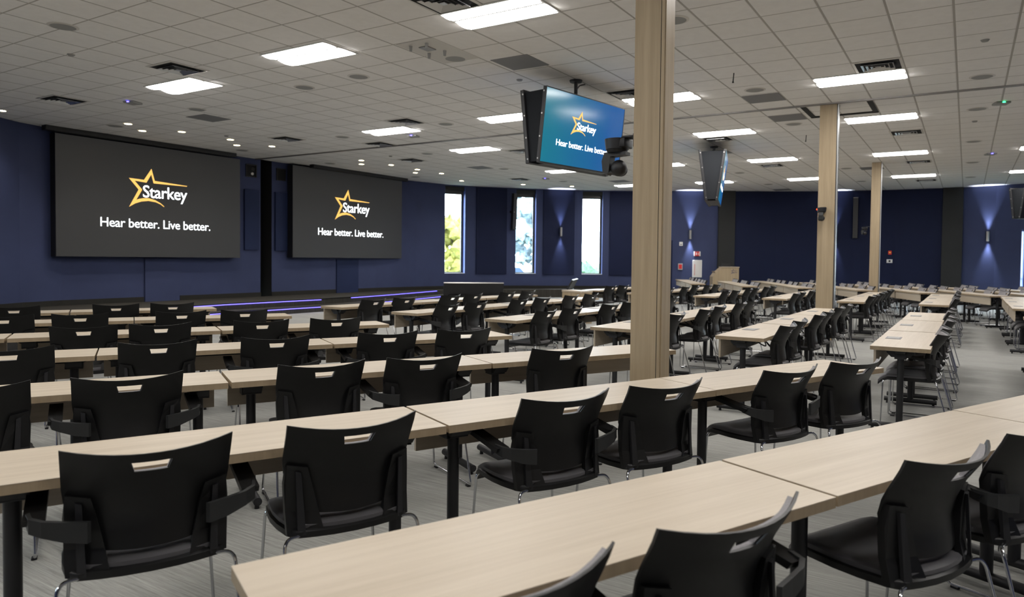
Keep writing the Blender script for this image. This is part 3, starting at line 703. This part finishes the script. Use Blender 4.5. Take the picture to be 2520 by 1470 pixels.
# ------------------------------------------------------------------ wall fittings
def on_wall(x, y, z, off=0.0):
    p, d, n = WP.at(WP.near(x, y), off); return Vector((p.x, p.y, z)), math.atan2(d.y, d.x), n
def sconce(lb, x, y, z, off=0.0):
    p, a, n = on_wall(x, y, z, off); t = thing('wall_sconce', lb, 'wall light', p, a, 'up and down wall sconces')
    # local -y points into the room
    MB().cyl((0, -.11, -.17), (0, -.11, .17), .055, .055, 24, cap=False).cyl((0, -.11, -.17), (0, -.11, .17), .050, .050, 24, cap=False).obj('cylinder', 'steel', t)
    MB().box(-.03, .03, -.06, 0, -.05, .05, .004).obj('wall_mount', 'steel', t)
    for s in (-1, 1):
        MB().cyl((0, -.11, s * .085), (0, -.11, s * .09), .048, .048, 20).obj('lens', 'sconce_glow', t)
        ld = bpy.data.lights.new('sconce_lamp', 'SPOT'); ld.energy = 420; ld.color = (.74, .82, 1.0); ld.spot_size = math.radians(46); ld.spot_blend = .9; ld.shadow_soft_size = .03
        lo = bpy.data.objects.new('sconce_lamp', ld); COL.objects.link(lo); lo.parent = t; lo.location = (0, -.075, s * .10); lo.rotation_euler = (0 if s < 0 else PI, 0, 0)
sconce('steel up and down sconce on felt panel between windows', -13.515, 24.04, 2.51, .05)
sconce('steel up and down sconce above the white extinguisher cabinet', -9.18, 26.58, 2.455)
sconce('steel up and down sconce at the far right', .60, 29.07, 2.41)
sconce('steel sconce on the far wall hidden by the middle pillar', -4.3, 28.83, 2.45, .06)
def wall_box(name, lb, cat, x, y, z, w_, h_, d_, m, off=0.0):
    p, a, n = on_wall(x, y, z, off); t = thing(name, lb, cat, p, a)
    MB().box(-w_ / 2, w_ / 2, -d_, -.0005, -h_ / 2, h_ / 2, .005).obj('case', m, t); return t
t_ = wall_box('thermostat', 'small white wall control beside the sconce', 'thermostat', -9.485, 26.44, 2.10, .13, .15, .03, 'white'); MB().box(-.04, .04, -.034, -.029, -.045, -.01).obj('display', 'grey_panel', t_)
t_ = wall_box('fire_alarm_pull', 'red fire alarm pull station in a clear cover', 'fire alarm', -9.50, 26.435, 1.215, .17, .25, .06, 'alu'); MB().box(-.06, .06, -.066, -.0601, -.085, .085, .001).obj('red_plate', 'red', t_)
t_ = wall_box('fire_strobe', 'red and white fire alarm strobe above white cabinet', 'fire alarm', -8.925, 26.695, 1.72, .25, .18, .05, 'white'); MB().box(-.085, .085, -.056, -.0501, -.086, .086, .001).obj('red_plate', 'red', t_)
MB().box(-.05, -.015, -.062, -.0562, -.05, .05).box(.03, .05, -.062, -.0562, -.05, .04).obj('strobe_lens', 'white', t_)
t_ = wall_box('extinguisher_cabinet', 'white fire extinguisher cabinet with red vertical lettering', 'cabinet', -8.915, 26.70, 1.145, .36, .67, .04, 'white')
MB().box(-.155, .155, -.046, -.0401, -.31, .31, .002).obj('door_panel', 'offwhite', t_)
o, _ = text_mesh('FIRE EXTINGUISHER', .05, .001, 'red_lettering', 'red', t_); o.rotation_euler = (PI / 2, -PI / 2, 0); o.location = (-.08, -.048, -.25)
t_ = wall_box('fire_alarm_sounder', 'small red alarm sounder on the far navy wall covering', 'fire alarm', -2.445, 29.18, 1.83, .11, .14, .04, 'red', .06); MB().box(-.03, .03, -.046, -.0401, -.01, .02).obj('emblem', mat('yellow_mark', (.8, .7, .05)), t_)
t_ = wall_box('wall_control', 'small white wall box with a round black button', 'wall control', -2.45, 29.175, 1.52, .19, .13, .04, 'white', .06); MB().cyl((0, -.052, 0), (0, -.0401, 0), .036, .036, 18).obj('button', 'dark', t_)
# tall column speakers
p, a, n = on_wall(-14.93, 22.67, 3.23); t_ = thing('column_speaker', 'tall black column speaker tilted from the wall between windows', 'speaker', p, a + .35, 'tall wall speakers')
MB().prism([(-.20, .70), (-.34, .68), (-.27, -.66), (-.13, -.70)], -.085, .085, 'x').obj('cabinet', 'blackmat', t_); MB().box(-.03, .03, -.20, 0, -.04, .04).obj('wall_bracket', 'blackmat', t_); MB().cyl((-.05, -.31, -.02), (-.05, -.325, -.02), .012, .012, 10).obj('badge', 'alu', t_)
p, a, n = on_wall(-3.62, 29.01, 3.11, .06); t_ = thing('column_speaker', 'tall dark column speaker flat on the far navy wall', 'speaker', p, a, 'tall wall speakers')
MB().box(-.085, .085, -.16, -.02, -.75, .75, .006).obj('cabinet', 'arm', t_); MB().box(-.03, .03, -.02, 0, -.04, .04).obj('wall_bracket', 'blackmat', t_); MB().box(-.085, .085, -.165, -.02, .752, .77).obj('top_cap', 'steel', t_)

# ------------------------------------------------------------------ tables
TL, TW, TH = 1.627, .457, .74
def make_table(module, cables):
    t = thing('training_table', 'x', 'table')
    MB().box(-TL / 2, TL / 2, -TW / 2, TW / 2, TH - .003, TH, .001).obj('table_top', 'wood', t)
    tt = t.children[0]
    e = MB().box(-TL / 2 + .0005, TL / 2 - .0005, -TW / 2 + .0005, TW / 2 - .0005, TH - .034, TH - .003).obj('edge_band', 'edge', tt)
    MB().box(-TL / 2 + .03, TL / 2 - .03, TW / 2 - .045, TW / 2 - .027, .53, TH - .034).obj('modesty_panel', 'wood', t)
    for s in (-1, 1):
        x = s * (TL / 2 - .135)
        l = MB().cyl((x, 0, .05), (x, 0, .66), .027, .027, 16).obj('leg', 'blackmat', t)
        f = MB().cyl((x, -TW / 2 - .01, .045), (x, TW / 2 + .01, .045), .024, .024, 14)
        f.obj('foot', 'blackmat', l)
        g = MB()
        for q in (-1, 1): g.cyl((x, q * (TW / 2 - .02), .0), (x, q * (TW / 2 - .02), .03), .014, .011, 10)
        g.obj('glide', 'blackmat', l)
        b = MB(); b.prism([(-.11, TH - .035), (.11, TH - .035), (.105, TH - .06), (.07, TH - .095), (-.07, TH - .095), (-.105, TH - .06)], x - .05, x + .05, 'x')
        b.prism([(x - .085 + (0 if s > 0 else 0), TH - .035), (x + .085, TH - .035), (x + .075, TH - .06), (x + .03, TH - .08), (x - .03, TH - .08), (x - .075, TH - .06)], -.04, .04, 'y')
        b.box(x - .055 * 1, x + .055 * 1, -.045, .045, .63, .655, .004); b.box(x + s * .04, x + s * .056, -.045, .045, .63, TH - .06)
        b.obj('flip_bracket', 'blackmat', t)
    br = MB().box(-TL / 2 + .17, TL / 2 - .17, -.02, .02, TH - .07, TH - .038).obj('beam', 'blackmat', t)
    if module:
        pm = MB(); pm.box(-.105, .105, .045, .175, TH + .0002, TH + .003, .001); p_ = pm.obj('power_module', 'grey_panel', t)
        MB().box(-.09, .075, .060, .160, TH + .003, TH + .005, .001).obj('lid', 'silver_grille', p_)
        MB().box(-.10, .10, .05, .17, TH - .11, TH - .035).obj('power_box', 'blackmat', t)
    if cables:
        c = MB(); c.tube([(.05, .02, TH - .08), (.08, -.05, .60), (.02, -.10, .56), (-.05, -.08, .60), (-.02, -.02, TH - .07)], .006, 6, .05)
        c.tube([(-.1, .05, TH - .08), (-.16, -.02, .62), (-.10, -.08, .58), (-.02, -.04, .63), (.02, .02, TH - .07)], .006, 6, .05)
        c.obj('cable', 'blackmat', t)
    return t
TAB = [make_table(False, False), make_table(True, True), make_table(True, False)]
used_t = [False] * 3
def place_table(kind, x, y, rz, lb, group):
    if not used_t[kind]:
        used_t[kind] = True; t = TAB[kind]; t.location = (x, y, 0); t.rotation_euler = (0, 0, rz); t['label'] = lb; t['group'] = group; return t
    return dup(TAB[kind], (x, y, 0), rz, lb, group)

# ------------------------------------------------------------------ chairs
def make_chair(arms):
    t = thing('stacking_chair', 'x', 'chair')
    ZB, ZT = .500, .822
    def hw(v): return .175 + .070 * min(1, v / .5) ** .8 + .004 * max(0, (v - .5) / .5)
    def fy(u, v): return -.222 + .022 * math.sin(PI * min(1, v * 1.15)) - .095 * max(0, (v - .30) / .70) ** 1.5 + .078 * abs(u) ** 2.0 * (.60 + .40 * v)
    hu, v0, v1 = .060 / .248, .795, .905
    us = [-1, -.94, -.8, -.6, -.42, -hu, -hu / 3, hu / 3, hu, .42, .6, .8, .94, 1]; vs = [0, .05, .15, .3, .45, .6, .7, v0, v1, .95, 1]
    iu0 = us.index(-hu); iu1 = us.index(hu); jv0 = vs.index(v0); jv1 = vs.index(v1)
    hole = lambda i, j: iu0 <= i < iu1 and jv0 <= j < jv1
    def fn(dy, k, extra=0):
        def f(u, v):
            uu = u
            if abs(u) <= hu + 1e-6 and abs(v - v0) < 1e-6: uu = u * .84
            return (uu * hw(v) * k, fy(u * k, v) + dy, ZB + (ZT - ZB) * v + .022 * abs(u) ** 2.2 * v ** 3 + .010 * (1 - u * u) * (1 if v == 0 else 0) * -1)
        return f
    MB().shell(fn(0, 1), us, vs, hole, .009).obj('backrest', 'black', t)
    vs2 = [v for v in vs]; vs2[0] = .04; vs2[-1] = .965
    jj0, jj1 = vs2.index(v0), vs2.index(v1)
    MB().shell(fn(.010, .93), us, vs2, lambda i, j: iu0 <= i < iu1 and jj0 <= j < jj1, .016).obj('back_pad', 'fabric', t)
    # seat
    def so(u, v):   # outline
        wv = .205 + .035 * math.sin(PI * min(1, v * .9 + .1)) ; return wv
    def seat(z, k, thick):
        us_ = [-1, -.97, -.88, -.7, -.4, 0, .4, .7, .88, .97, 1]; vs_ = [0, .03, .1, .3, .5, .7, .82, .9, .96, 1]
        def f(u, v):
            r = 1 - .10 * (1 - min(1, v / .1)) ** 2 - .06 * max(0, (v - .9) / .1) ** 2
            x = u * so(u, v) * k * r; y = -.205 - (k - 1) * .3 + (.435 + (k - 1) * .3) * v - .035 * (1 - u * u) * (1 - v) ** 3 + .012 * (1 - u * u) * v ** 4
            zz = z - .014 * (1 - abs(u) ** 2) * (1 - v) * v * 4 - .055 * max(0, (v - .78) / .22) ** 2.0 + .006 * (1 - v)
            e = max(abs(u), abs(2 * v - 1)); 
            if thick > .02 and e > .9: zz -= .010 * ((e - .9) / .1) ** 2
            return (x, y, zz)
        return MB().shell(f, us_, vs_, th=thick, nrm=(0, 0, -1))
    seat(.466, 1.0, .030).obj('seat', 'seatfab', t)
    seat(.446, 1.045, .022).obj('seat_shell', 'black', t)
    # uprights that carry the back
    for s in (-1, 1):
        mb = MB(); P = [(.236, .425), (.112, .425), (.128, .51), (.150, .61), (.166, .672), (.236, .684), (.243, .61), (.240, .51)]
        Yc = lambda x, z: -.236 + .018 * math.sin(PI * min(1, max(0, (z - .43) / .30))) + .058 * (abs(x) / .25) ** 2 - (.020 * max(0, (.50 - z) / .09) * (1 - (abs(x) / .25) ** 2))
        vsA = [(s * x, Yc(x, z) - .004, z) for x, z in P]; vsB = [(s * x, Yc(x, z) + .022, z) for x, z in P]; n = len(P)
        mb.add(vsA + vsB, [tuple(range(n)), tuple(range(n, 2 * n))[::-1]] + [(i, (i + 1) % n, n + (i + 1) % n, n + i) for i in range(n)])
        mb.obj('upright', 'black', t)
        # raised rib on the upright
        rb = MB(); Q = [(.205, .43), (.178, .43), (.190, .655), (.208, .66)]
        vsA = [(s * x, Yc(x, z) - .014, z) for x, z in Q]; vsB = [(s * x, Yc(x, z) - .002, z) for x, z in Q]
        rb.add(vsA + vsB, [(0, 1, 2, 3), (7, 6, 5, 4)] + [(i, (i + 1) % 4, 4 + (i + 1) % 4, 4 + i) for i in range(4)]); rb.obj('rib', 'blackmat', t.children[-1])
        if arms:
            a = MB(); 
            pts = [(.165, -.238), (.225, -.226), (.285, -.216), (.318, -.195), (.328, -.150)]
            za = [(.545, .612), (.555, .618), (.578, .628), (.590, .636), (.603, .640)]
            vs_ = []
            for (x, y), (z0, z1) in zip(pts, za):
                vs_ += [(s * x, y, z0), (s * x, y, z1), (s * (x + .010), y - .012, z1), (s * (x + .010), y - .012, z0)]
            fs_ = [(0, 1, 2, 3), (16, 19, 18, 17)]
            for k in range(4):
                for q in range(4): fs_.append((4 * k + q, 4 * k + (q + 1) % 4, 4 * k + 4 + (q + 1) % 4, 4 * k + 4 + q))
            a.add(vs_, fs_); ar = a.obj('armrest', 'arm', t)
            pd = MB().prism([(-.195, .628), (.07, .668), (.085, .662), (.085, .650), (-.18, .606)], s * .315 - .030, s * .315 + .030, 'x').obj('arm_pad', 'black', ar)
        # sled leg of chrome rod, one loop per side
        r = .0064
        lg = MB(); lg.tube([(s * .150, -.205, .425), (s * .240, -.222, .427), (s * .258, -.236, .405), (s * .268, -.345, .008 + r), (s * .250, .195, .008 + r), (s * .226, .185, .40), (s * .200, .165, .418), (s * .02, .165, .418)], r, 8, .022)
        lg.obj('leg', 'chrome', t)
        gl = MB().box(s * .262 - .010, s * .262 + .014, -.33, -.295, 0, .012, .003).box(s * .249 - .010, s * .249 + .010, .14, .175, 0, .012, .003).obj('glide', 'blackmat', t.children[-1])
    return t
CH = [make_chair(False), make_chair(True)]
used_c = [False, False]
def place_chair(arm, x, y, rz, lb, group):
    if not used_c[arm]:
        used_c[arm] = True; c = CH[arm]; c.location = (x, y, 0); c.rotation_euler = (0, 0, rz); c['label'] = lb; c['group'] = group; return c
    return dup(CH[arm], (x, y, 0), rz, lb, group)

def row(A, deg, n, kind, tl, cl, group, offs=None, armed=None, pitch=1.64, k0=0, jit=.02, back=.135, skip=(), nudge={}, rev=False):
    """A = chair-side corner of joint 0; tables k0 .. k0+n-1; chairs at offsets along the row"""
    a = math.radians(deg); d = Vector((math.cos(a), math.sin(a))); lf = Vector((-d.y, d.x)); A = Vector(A)
    for k in range(n):
        c = A + d * ((k0 + k) * pitch + TL / 2 + .006) + lf * TW / 2 
        place_table(kind, c.x + random.uniform(-.004, .004), c.y + random.uniform(-.004, .004), a + random.uniform(-.004, .004), tl % ORD[n - 1 - k if rev else k], 'training tables, ' + group)
    if offs is None: offs = [(k0 + k) * pitch + o for k in range(n) for o in (.50, 1.15)]
    live = [q for q in range(len(offs)) if q not in skip]
    for q, o in enumerate(offs):
        if q in skip: continue
        qi = live.index(q); qi = len(live) - 1 - qi if rev else qi
        ar = armed[q] if armed else (q % 2)
        rz = a + random.uniform(-.05, .05)
        nx, ny, nr = nudge.get(q, (0, 0, 0)); rz += nr
        h = A + d * (o + nx + random.uniform(-jit, jit)) - lf * (back - ny + random.uniform(-jit, jit))      # handle position
        ctr = h + Vector((-math.sin(rz), math.cos(rz))) * .270
        place_chair(ar, ctr.x, ctr.y, rz, cl % (('armless', 'armed')[ar], ORD[qi]), 'chairs, ' + group)

def T_(r): return 'light oak training table, %s from the left, ' + r
def C_(r): return 'black %s chair, %s from the left, ' + r
def TR(r): return 'light oak training table, %s from the right, ' + r
def CR(r): return 'black %s chair, %s from the right, ' + r
def TN(r): return 'oak training table, %s from its near end, ' + r
def CN(r): return 'black %s chair, %s from the near end, ' + r
# left block: rows fan in front of the camera
row((-.315, 2.302), 65.0, 3, 0, T_('row nearest the camera'), C_('row nearest the camera'), 'nearest row', [-1.22, -.59, .45, 1.11, 2.1, 2.75], [0, 1, 0, 1, 0, 1], k0=-1, jit=0)
row((-1.859, 2.36), 64.7, 3, 0, T_('second row from the camera'), C_('second row from the camera'), 'second row', [-1.12, -.44, .55, 1.17, 2.15, 2.79], [1, 0, 1, 0, 1, 0], k0=-1, jit=0, nudge={0: (.0, .01, -.04)})
row((-3.496, 2.484), 61.9, 3, 0, TR('third row from the camera'), CR('third row from the camera'), 'third row', [-1.15, -.49, .48, 1.11, 2.13, 2.75], [0, 1, 0, 1, 0, 1], k0=-1, jit=0, back=.16, skip=(5,), rev=True)
row((-5.163, 2.618), 60.8, 3, 0, TR('fourth row from the camera'), CR('fourth row from the camera'), 'fourth row', [-1.15, -.48, .38, 1.17, 2.05, 2.73], [1, 0, 0, 1, 1, 0], k0=-1, jit=0, back=.17, rev=True)
row((-6.768, 2.719), 61.4, 3, 0, TR('fifth row from the camera'), CR('fifth row from the camera'), 'fifth row', [-1.15, -.5, .55, 1.13, 1.98, 2.68], [0, 1, 0, 0, 1, 0], k0=-1, jit=0, back=.155, rev=True)
row((-7.618, 4.253), 61.1, 3, 0, TR('sixth row from the camera'), CR('sixth row from the camera'), 'sixth row', [-2.7, -2.1, -1.12, -.48, .45, 1.09], [0, 1, 0, 0, 1, 0], k0=-2, jit=0, back=.155, rev=True)
row((-9.243, 4.382), 63.0, 3, 0, TR('left block row nearest the stage'), CR('left block row nearest the stage'), 'seventh row', [-2.75, -2.1, -1.13, -.53, .48, 1.10], [1, 0, 0, 0, 1, 0], k0=-2, jit=0, back=.18, rev=True)
# middle block, six rows then one cut by the right edge
MID = [((-7.457, 7.054), 87.5, 'middle block row one by the stage'), ((-5.941, 6.894), 88.6, 'middle block row two'), ((-4.379, 6.801), 88.4, 'middle block row three'), ((-2.929, 6.695), 90, 'middle block row four'),
       ((-1.574, 6.662), 89.6, 'middle block row five'), ((-.235, 6.68), 90, 'middle block row six'), ((1.13, 6.7), 90, 'middle block row at right edge')]
for k, (A, dg, nm) in enumerate(MID):
    row(A, dg, 3, 1 if k in (2, 3, 4) else (2 if k else 2), TN(nm), CN(nm), nm, [.54, 1.2, 2.24, 2.89, 3.86, 4.56], [k % 2, 1 - k % 2, k % 2, 1 - k % 2, 0, 1], pitch=1.665, back=.10, jit=.018, skip=range(6) if k == 6 else ())
FAR = [((-7.25, 14.75), 87.5, 'block past middle pillar, row one by stage', 2), ((-5.80, 14.1), 88.8, 'block past middle pillar, row two', 3), ((-4.29, 14.0), 89.2, 'block past middle pillar, row three', 3), ((-2.93, 14.05), 90, 'block past middle pillar, row four', 3),
       ((-1.574, 14.0), 90, 'block past middle pillar, row five', 3), ((-.24, 14.0), 90, 'block past middle pillar, row six', 3), ((1.10, 13.75), 90, 'block past middle pillar, row seven', 3)]
for k, (A, dg, nm, n) in enumerate(FAR):
    row(A, dg, n, 2, TN(nm), CN(nm), nm, None, None, pitch=1.64, back=.11, jit=.01)
PR = [((-7.286, 21.227), 115.5, 3), ((-5.499, 20.399), 114.9, 3), ((-3.989, 20.41), 115.0, 4), ((-2.419, 19.916), 114.8, 4), ((-.964, 19.412), 113.8, 4), ((.459, 18.869), 113.1, 4), ((1.909, 18.489), 113.8, 4), ((3.359, 18.109), 114.2, 4)]
for k, (P, dg, n) in enumerate(PR):
    a = math.radians(dg); lf = Vector((-math.sin(a), math.cos(a)))
    A = Vector(P) - lf * TW; nm = 'far slanted row %s from left' % ORD[k]
    row(A, dg, n, 0, 'light oak training table, %s from the near end, ' + nm, 'black %s chair, %s from the near end, ' + nm, nm, None, None, pitch=1.64, back=.12, jit=.02)

# wooden media box at the end of the far block's first row
t_ = thing('media_cabinet', 'box shaped oak cabinet at the end of a table row near the stage', 'cabinet', (-7.62, 14.38, 0), math.radians(-22))
MB().box(-.33, .33, -.17, .17, .0, .70, .003).obj('body', 'wood_v', t_); MB().box(-.34, .34, -.18, .18, .70, .74, .003).obj('top', 'wood', t_); MB().box(-.003, .003, -.172, -.1695, .02, .68).obj('door_gap', 'dark', t_)
# lectern with a laptop shaped monitor
t_ = thing('lectern', 'oak lectern with sloping side and dark star emblem near the far wall', 'lectern', (-7.54, 25.95, 0), math.radians(28))
MB().prism([(-.56, 0), (.38, 0), (.38, 1.22), (-.22, 1.22), (-.38, 1.08), (-.50, 1.07), (-.46, 1.02), (-.56, .88)], -.28, .28, 'y').obj('body', 'wood_v', t_)
MB().box(-.24, .40, -.30, .30, 1.22, 1.245, .003).obj('top', 'wood', t_)
NV = mat('navy_print', (.03, .04, .12)); M['navy_print'] = NV
s_ = star(t_, .10, 1.0, .22, 'navy_print'); s_.location.y = -.2775
o, _ = text_mesh('Starkey', .06, .001, 'brand_lettering', 'navy_print', t_); fit_text(o, .15, .32, 1.03, 0); o.location.y = -.2775
t_ = thing('lectern_monitor', 'small black monitor lying on top of the lectern', 'monitor', (-7.56, 25.92, 1.2455), math.radians(28)); MB().prism([(-.06, 0), (.16, 0), (.16, .02), (.0, .12), (-.06, .12)], -.15, .15, 'x').obj('case', 'blackmat', t_)
# bag left on the floor beneath a table
mb = MB().sphere((0, 0, .13), .17, 18, 10, (1.4, .9, .75)); mb.tube([(-.12, 0, .24), (-.08, 0, .33), (.08, 0, .33), (.12, 0, .24)], .012, 8, .05)
t_ = thing('carry_bag', 'dark bag lying on the floor before the slanted row with lectern', 'bag', (-5.75, 19.6, 0), .4); mb.obj('body', 'blackmat', t_)

# floor monitors facing the stage
def floor_monitor(lb, x, y, rz):
    t = thing('floor_monitor', lb, 'monitor', (x, y, 0), rz, 'floor monitors facing the stage')
    W, H = 1.42, .82
    tilt = Matrix.Translation((0, 0, .14)) @ Matrix.Rotation(math.radians(28), 4, 'X')
    d = MB(); d.box(-W / 2, W / 2, -.025, .02, 0, H, .006); o = d.obj('display', 'blackmat', t); o.matrix_local = tilt
    MB().box(-W / 2 + .12, W / 2 - .12, -.07, -.025, .06, H * .62, .012).obj('rear_housing', 'black', o)
    MB().box(-W / 2 + .02, W / 2 - .02, .0201, .023, .02, H - .02).obj('screen', 'led_dark', o)
    MB().box(-W / 2, W / 2, -.027, .021, H, H + .006).obj('top_rim', 'steel', o)
    b = MB()
    for s in (-1, 1): b.prism([(.10, 0), (-.46, 0), (-.46, .03), (-.30, .06), (-.40, .46), (-.37, .47), (-.10, .16), (.10, .03)], s * .4 - .015, s * .4 + .015, 'x')
    b.obj('floor_stand', 'blackmat', t); return t
floor_monitor('big black floor monitor seen from behind, before the stage', -10.2, 13.85, math.radians(42))
floor_monitor('black floor monitor seen edge on, right of the other one', -10.15, 18.2, math.radians(112))

# ------------------------------------------------------------------ outdoors
MB().box(-120, 60, -40, 130, -.75, -.70).obj('terrain', 'lawn', kind='structure')
o = MB().box(-60, 10, 40, 60, -.699, -.68).obj('parking_pavement', 'asphalt', kind='structure')
def blob(mb, c, r, seed, n=26, m=16, amp=.28):
    rnd = random.Random(seed); ph = [(rnd.uniform(0, 6), rnd.uniform(2, 6), rnd.uniform(2, 6)) for _ in range(5)]
    st = len(mb.v); mb.sphere(c, r, n, m)
    for i in range(st, len(mb.v)):
        v = Vector(mb.v[i]) - Vector(c); a = v.normalized(); k = 1 + amp * sum(math.sin(p + a.x * f1 + a.y * f2 + a.z * f1 * 1.3) for p, f1, f2 in ph) / 3 + rnd.uniform(-.10, .10)
        mb.v[i] = tuple(Vector(c) + v * k)
def tree(lb, x, y, h, leafm, spread, seed):
    t = thing('tree', lb, 'tree', (x, y, -.7), 0, 'trees outside the windows'); rnd = random.Random(seed)
    tr = MB().cyl((0, 0, 0), (.05, 0, h * .55), .16, .09, 10)
    for k in range(6):
        a = k * 1.1 + rnd.random(); z = h * (.28 + .06 * k); tr.cyl((0, 0, z), (math.cos(a) * spread * .6, math.sin(a) * spread * .6, z + h * .2), .05, .02, 7)
    tr.obj('trunk', 'bark', t)
    mb = MB()
    for k in range(46):
        a = rnd.uniform(0, 2 * PI); rr = spread * math.sqrt(rnd.random()); z = h * rnd.uniform(.30, .98); q = 1 - abs(z / h - .62) * 1.3
        blob(mb, (math.cos(a) * rr * max(.25, q), math.sin(a) * rr * max(.25, q), z), rnd.uniform(.22, .48), seed * 100 + k, 9, 6, .5)
    mb.obj('crown', leafm, t)
tree('yellow leaved tree seen through the leftmost window', -26.2, 33.9, 4.6, 'leaf_y', 1.5, 3)
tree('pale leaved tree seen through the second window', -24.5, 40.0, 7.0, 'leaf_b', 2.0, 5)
tree('green tree outside the glazing at the right edge', 4.6, 47.0, 6.0, 'leaf_g', 2.4, 9)
mb = MB()
for k in range(16): blob(mb, (-20.5 + k * .42, 38.2 + (k % 3) * .25, .25 + (k % 2) * .1), .78, 50 + k, 12, 8, .4)
tag(mb.obj('hedge', 'leaf_g'), 'low green hedge seen through the third window', 'hedge')
t_ = thing('parked_car', 'pale blue parked car seen through the second window', 'car', (-32.5, 49.5, -.68), .4)
MB().prism([(-2.1, .3), (2.1, .3), (2.1, .8), (1.4, .9), (.9, 1.4), (-1.1, 1.4), (-1.7, .95), (-2.1, .85)], -.85, .85, 'y').obj('body', 'carblue', t_)
for sx in (-1.35, 1.35):
    for sy in (-.88, .68): MB().cyl((sx, sy, .32), (sx, sy + .2, .32), .32, .32, 18).obj('wheel', 'rubber', t_)
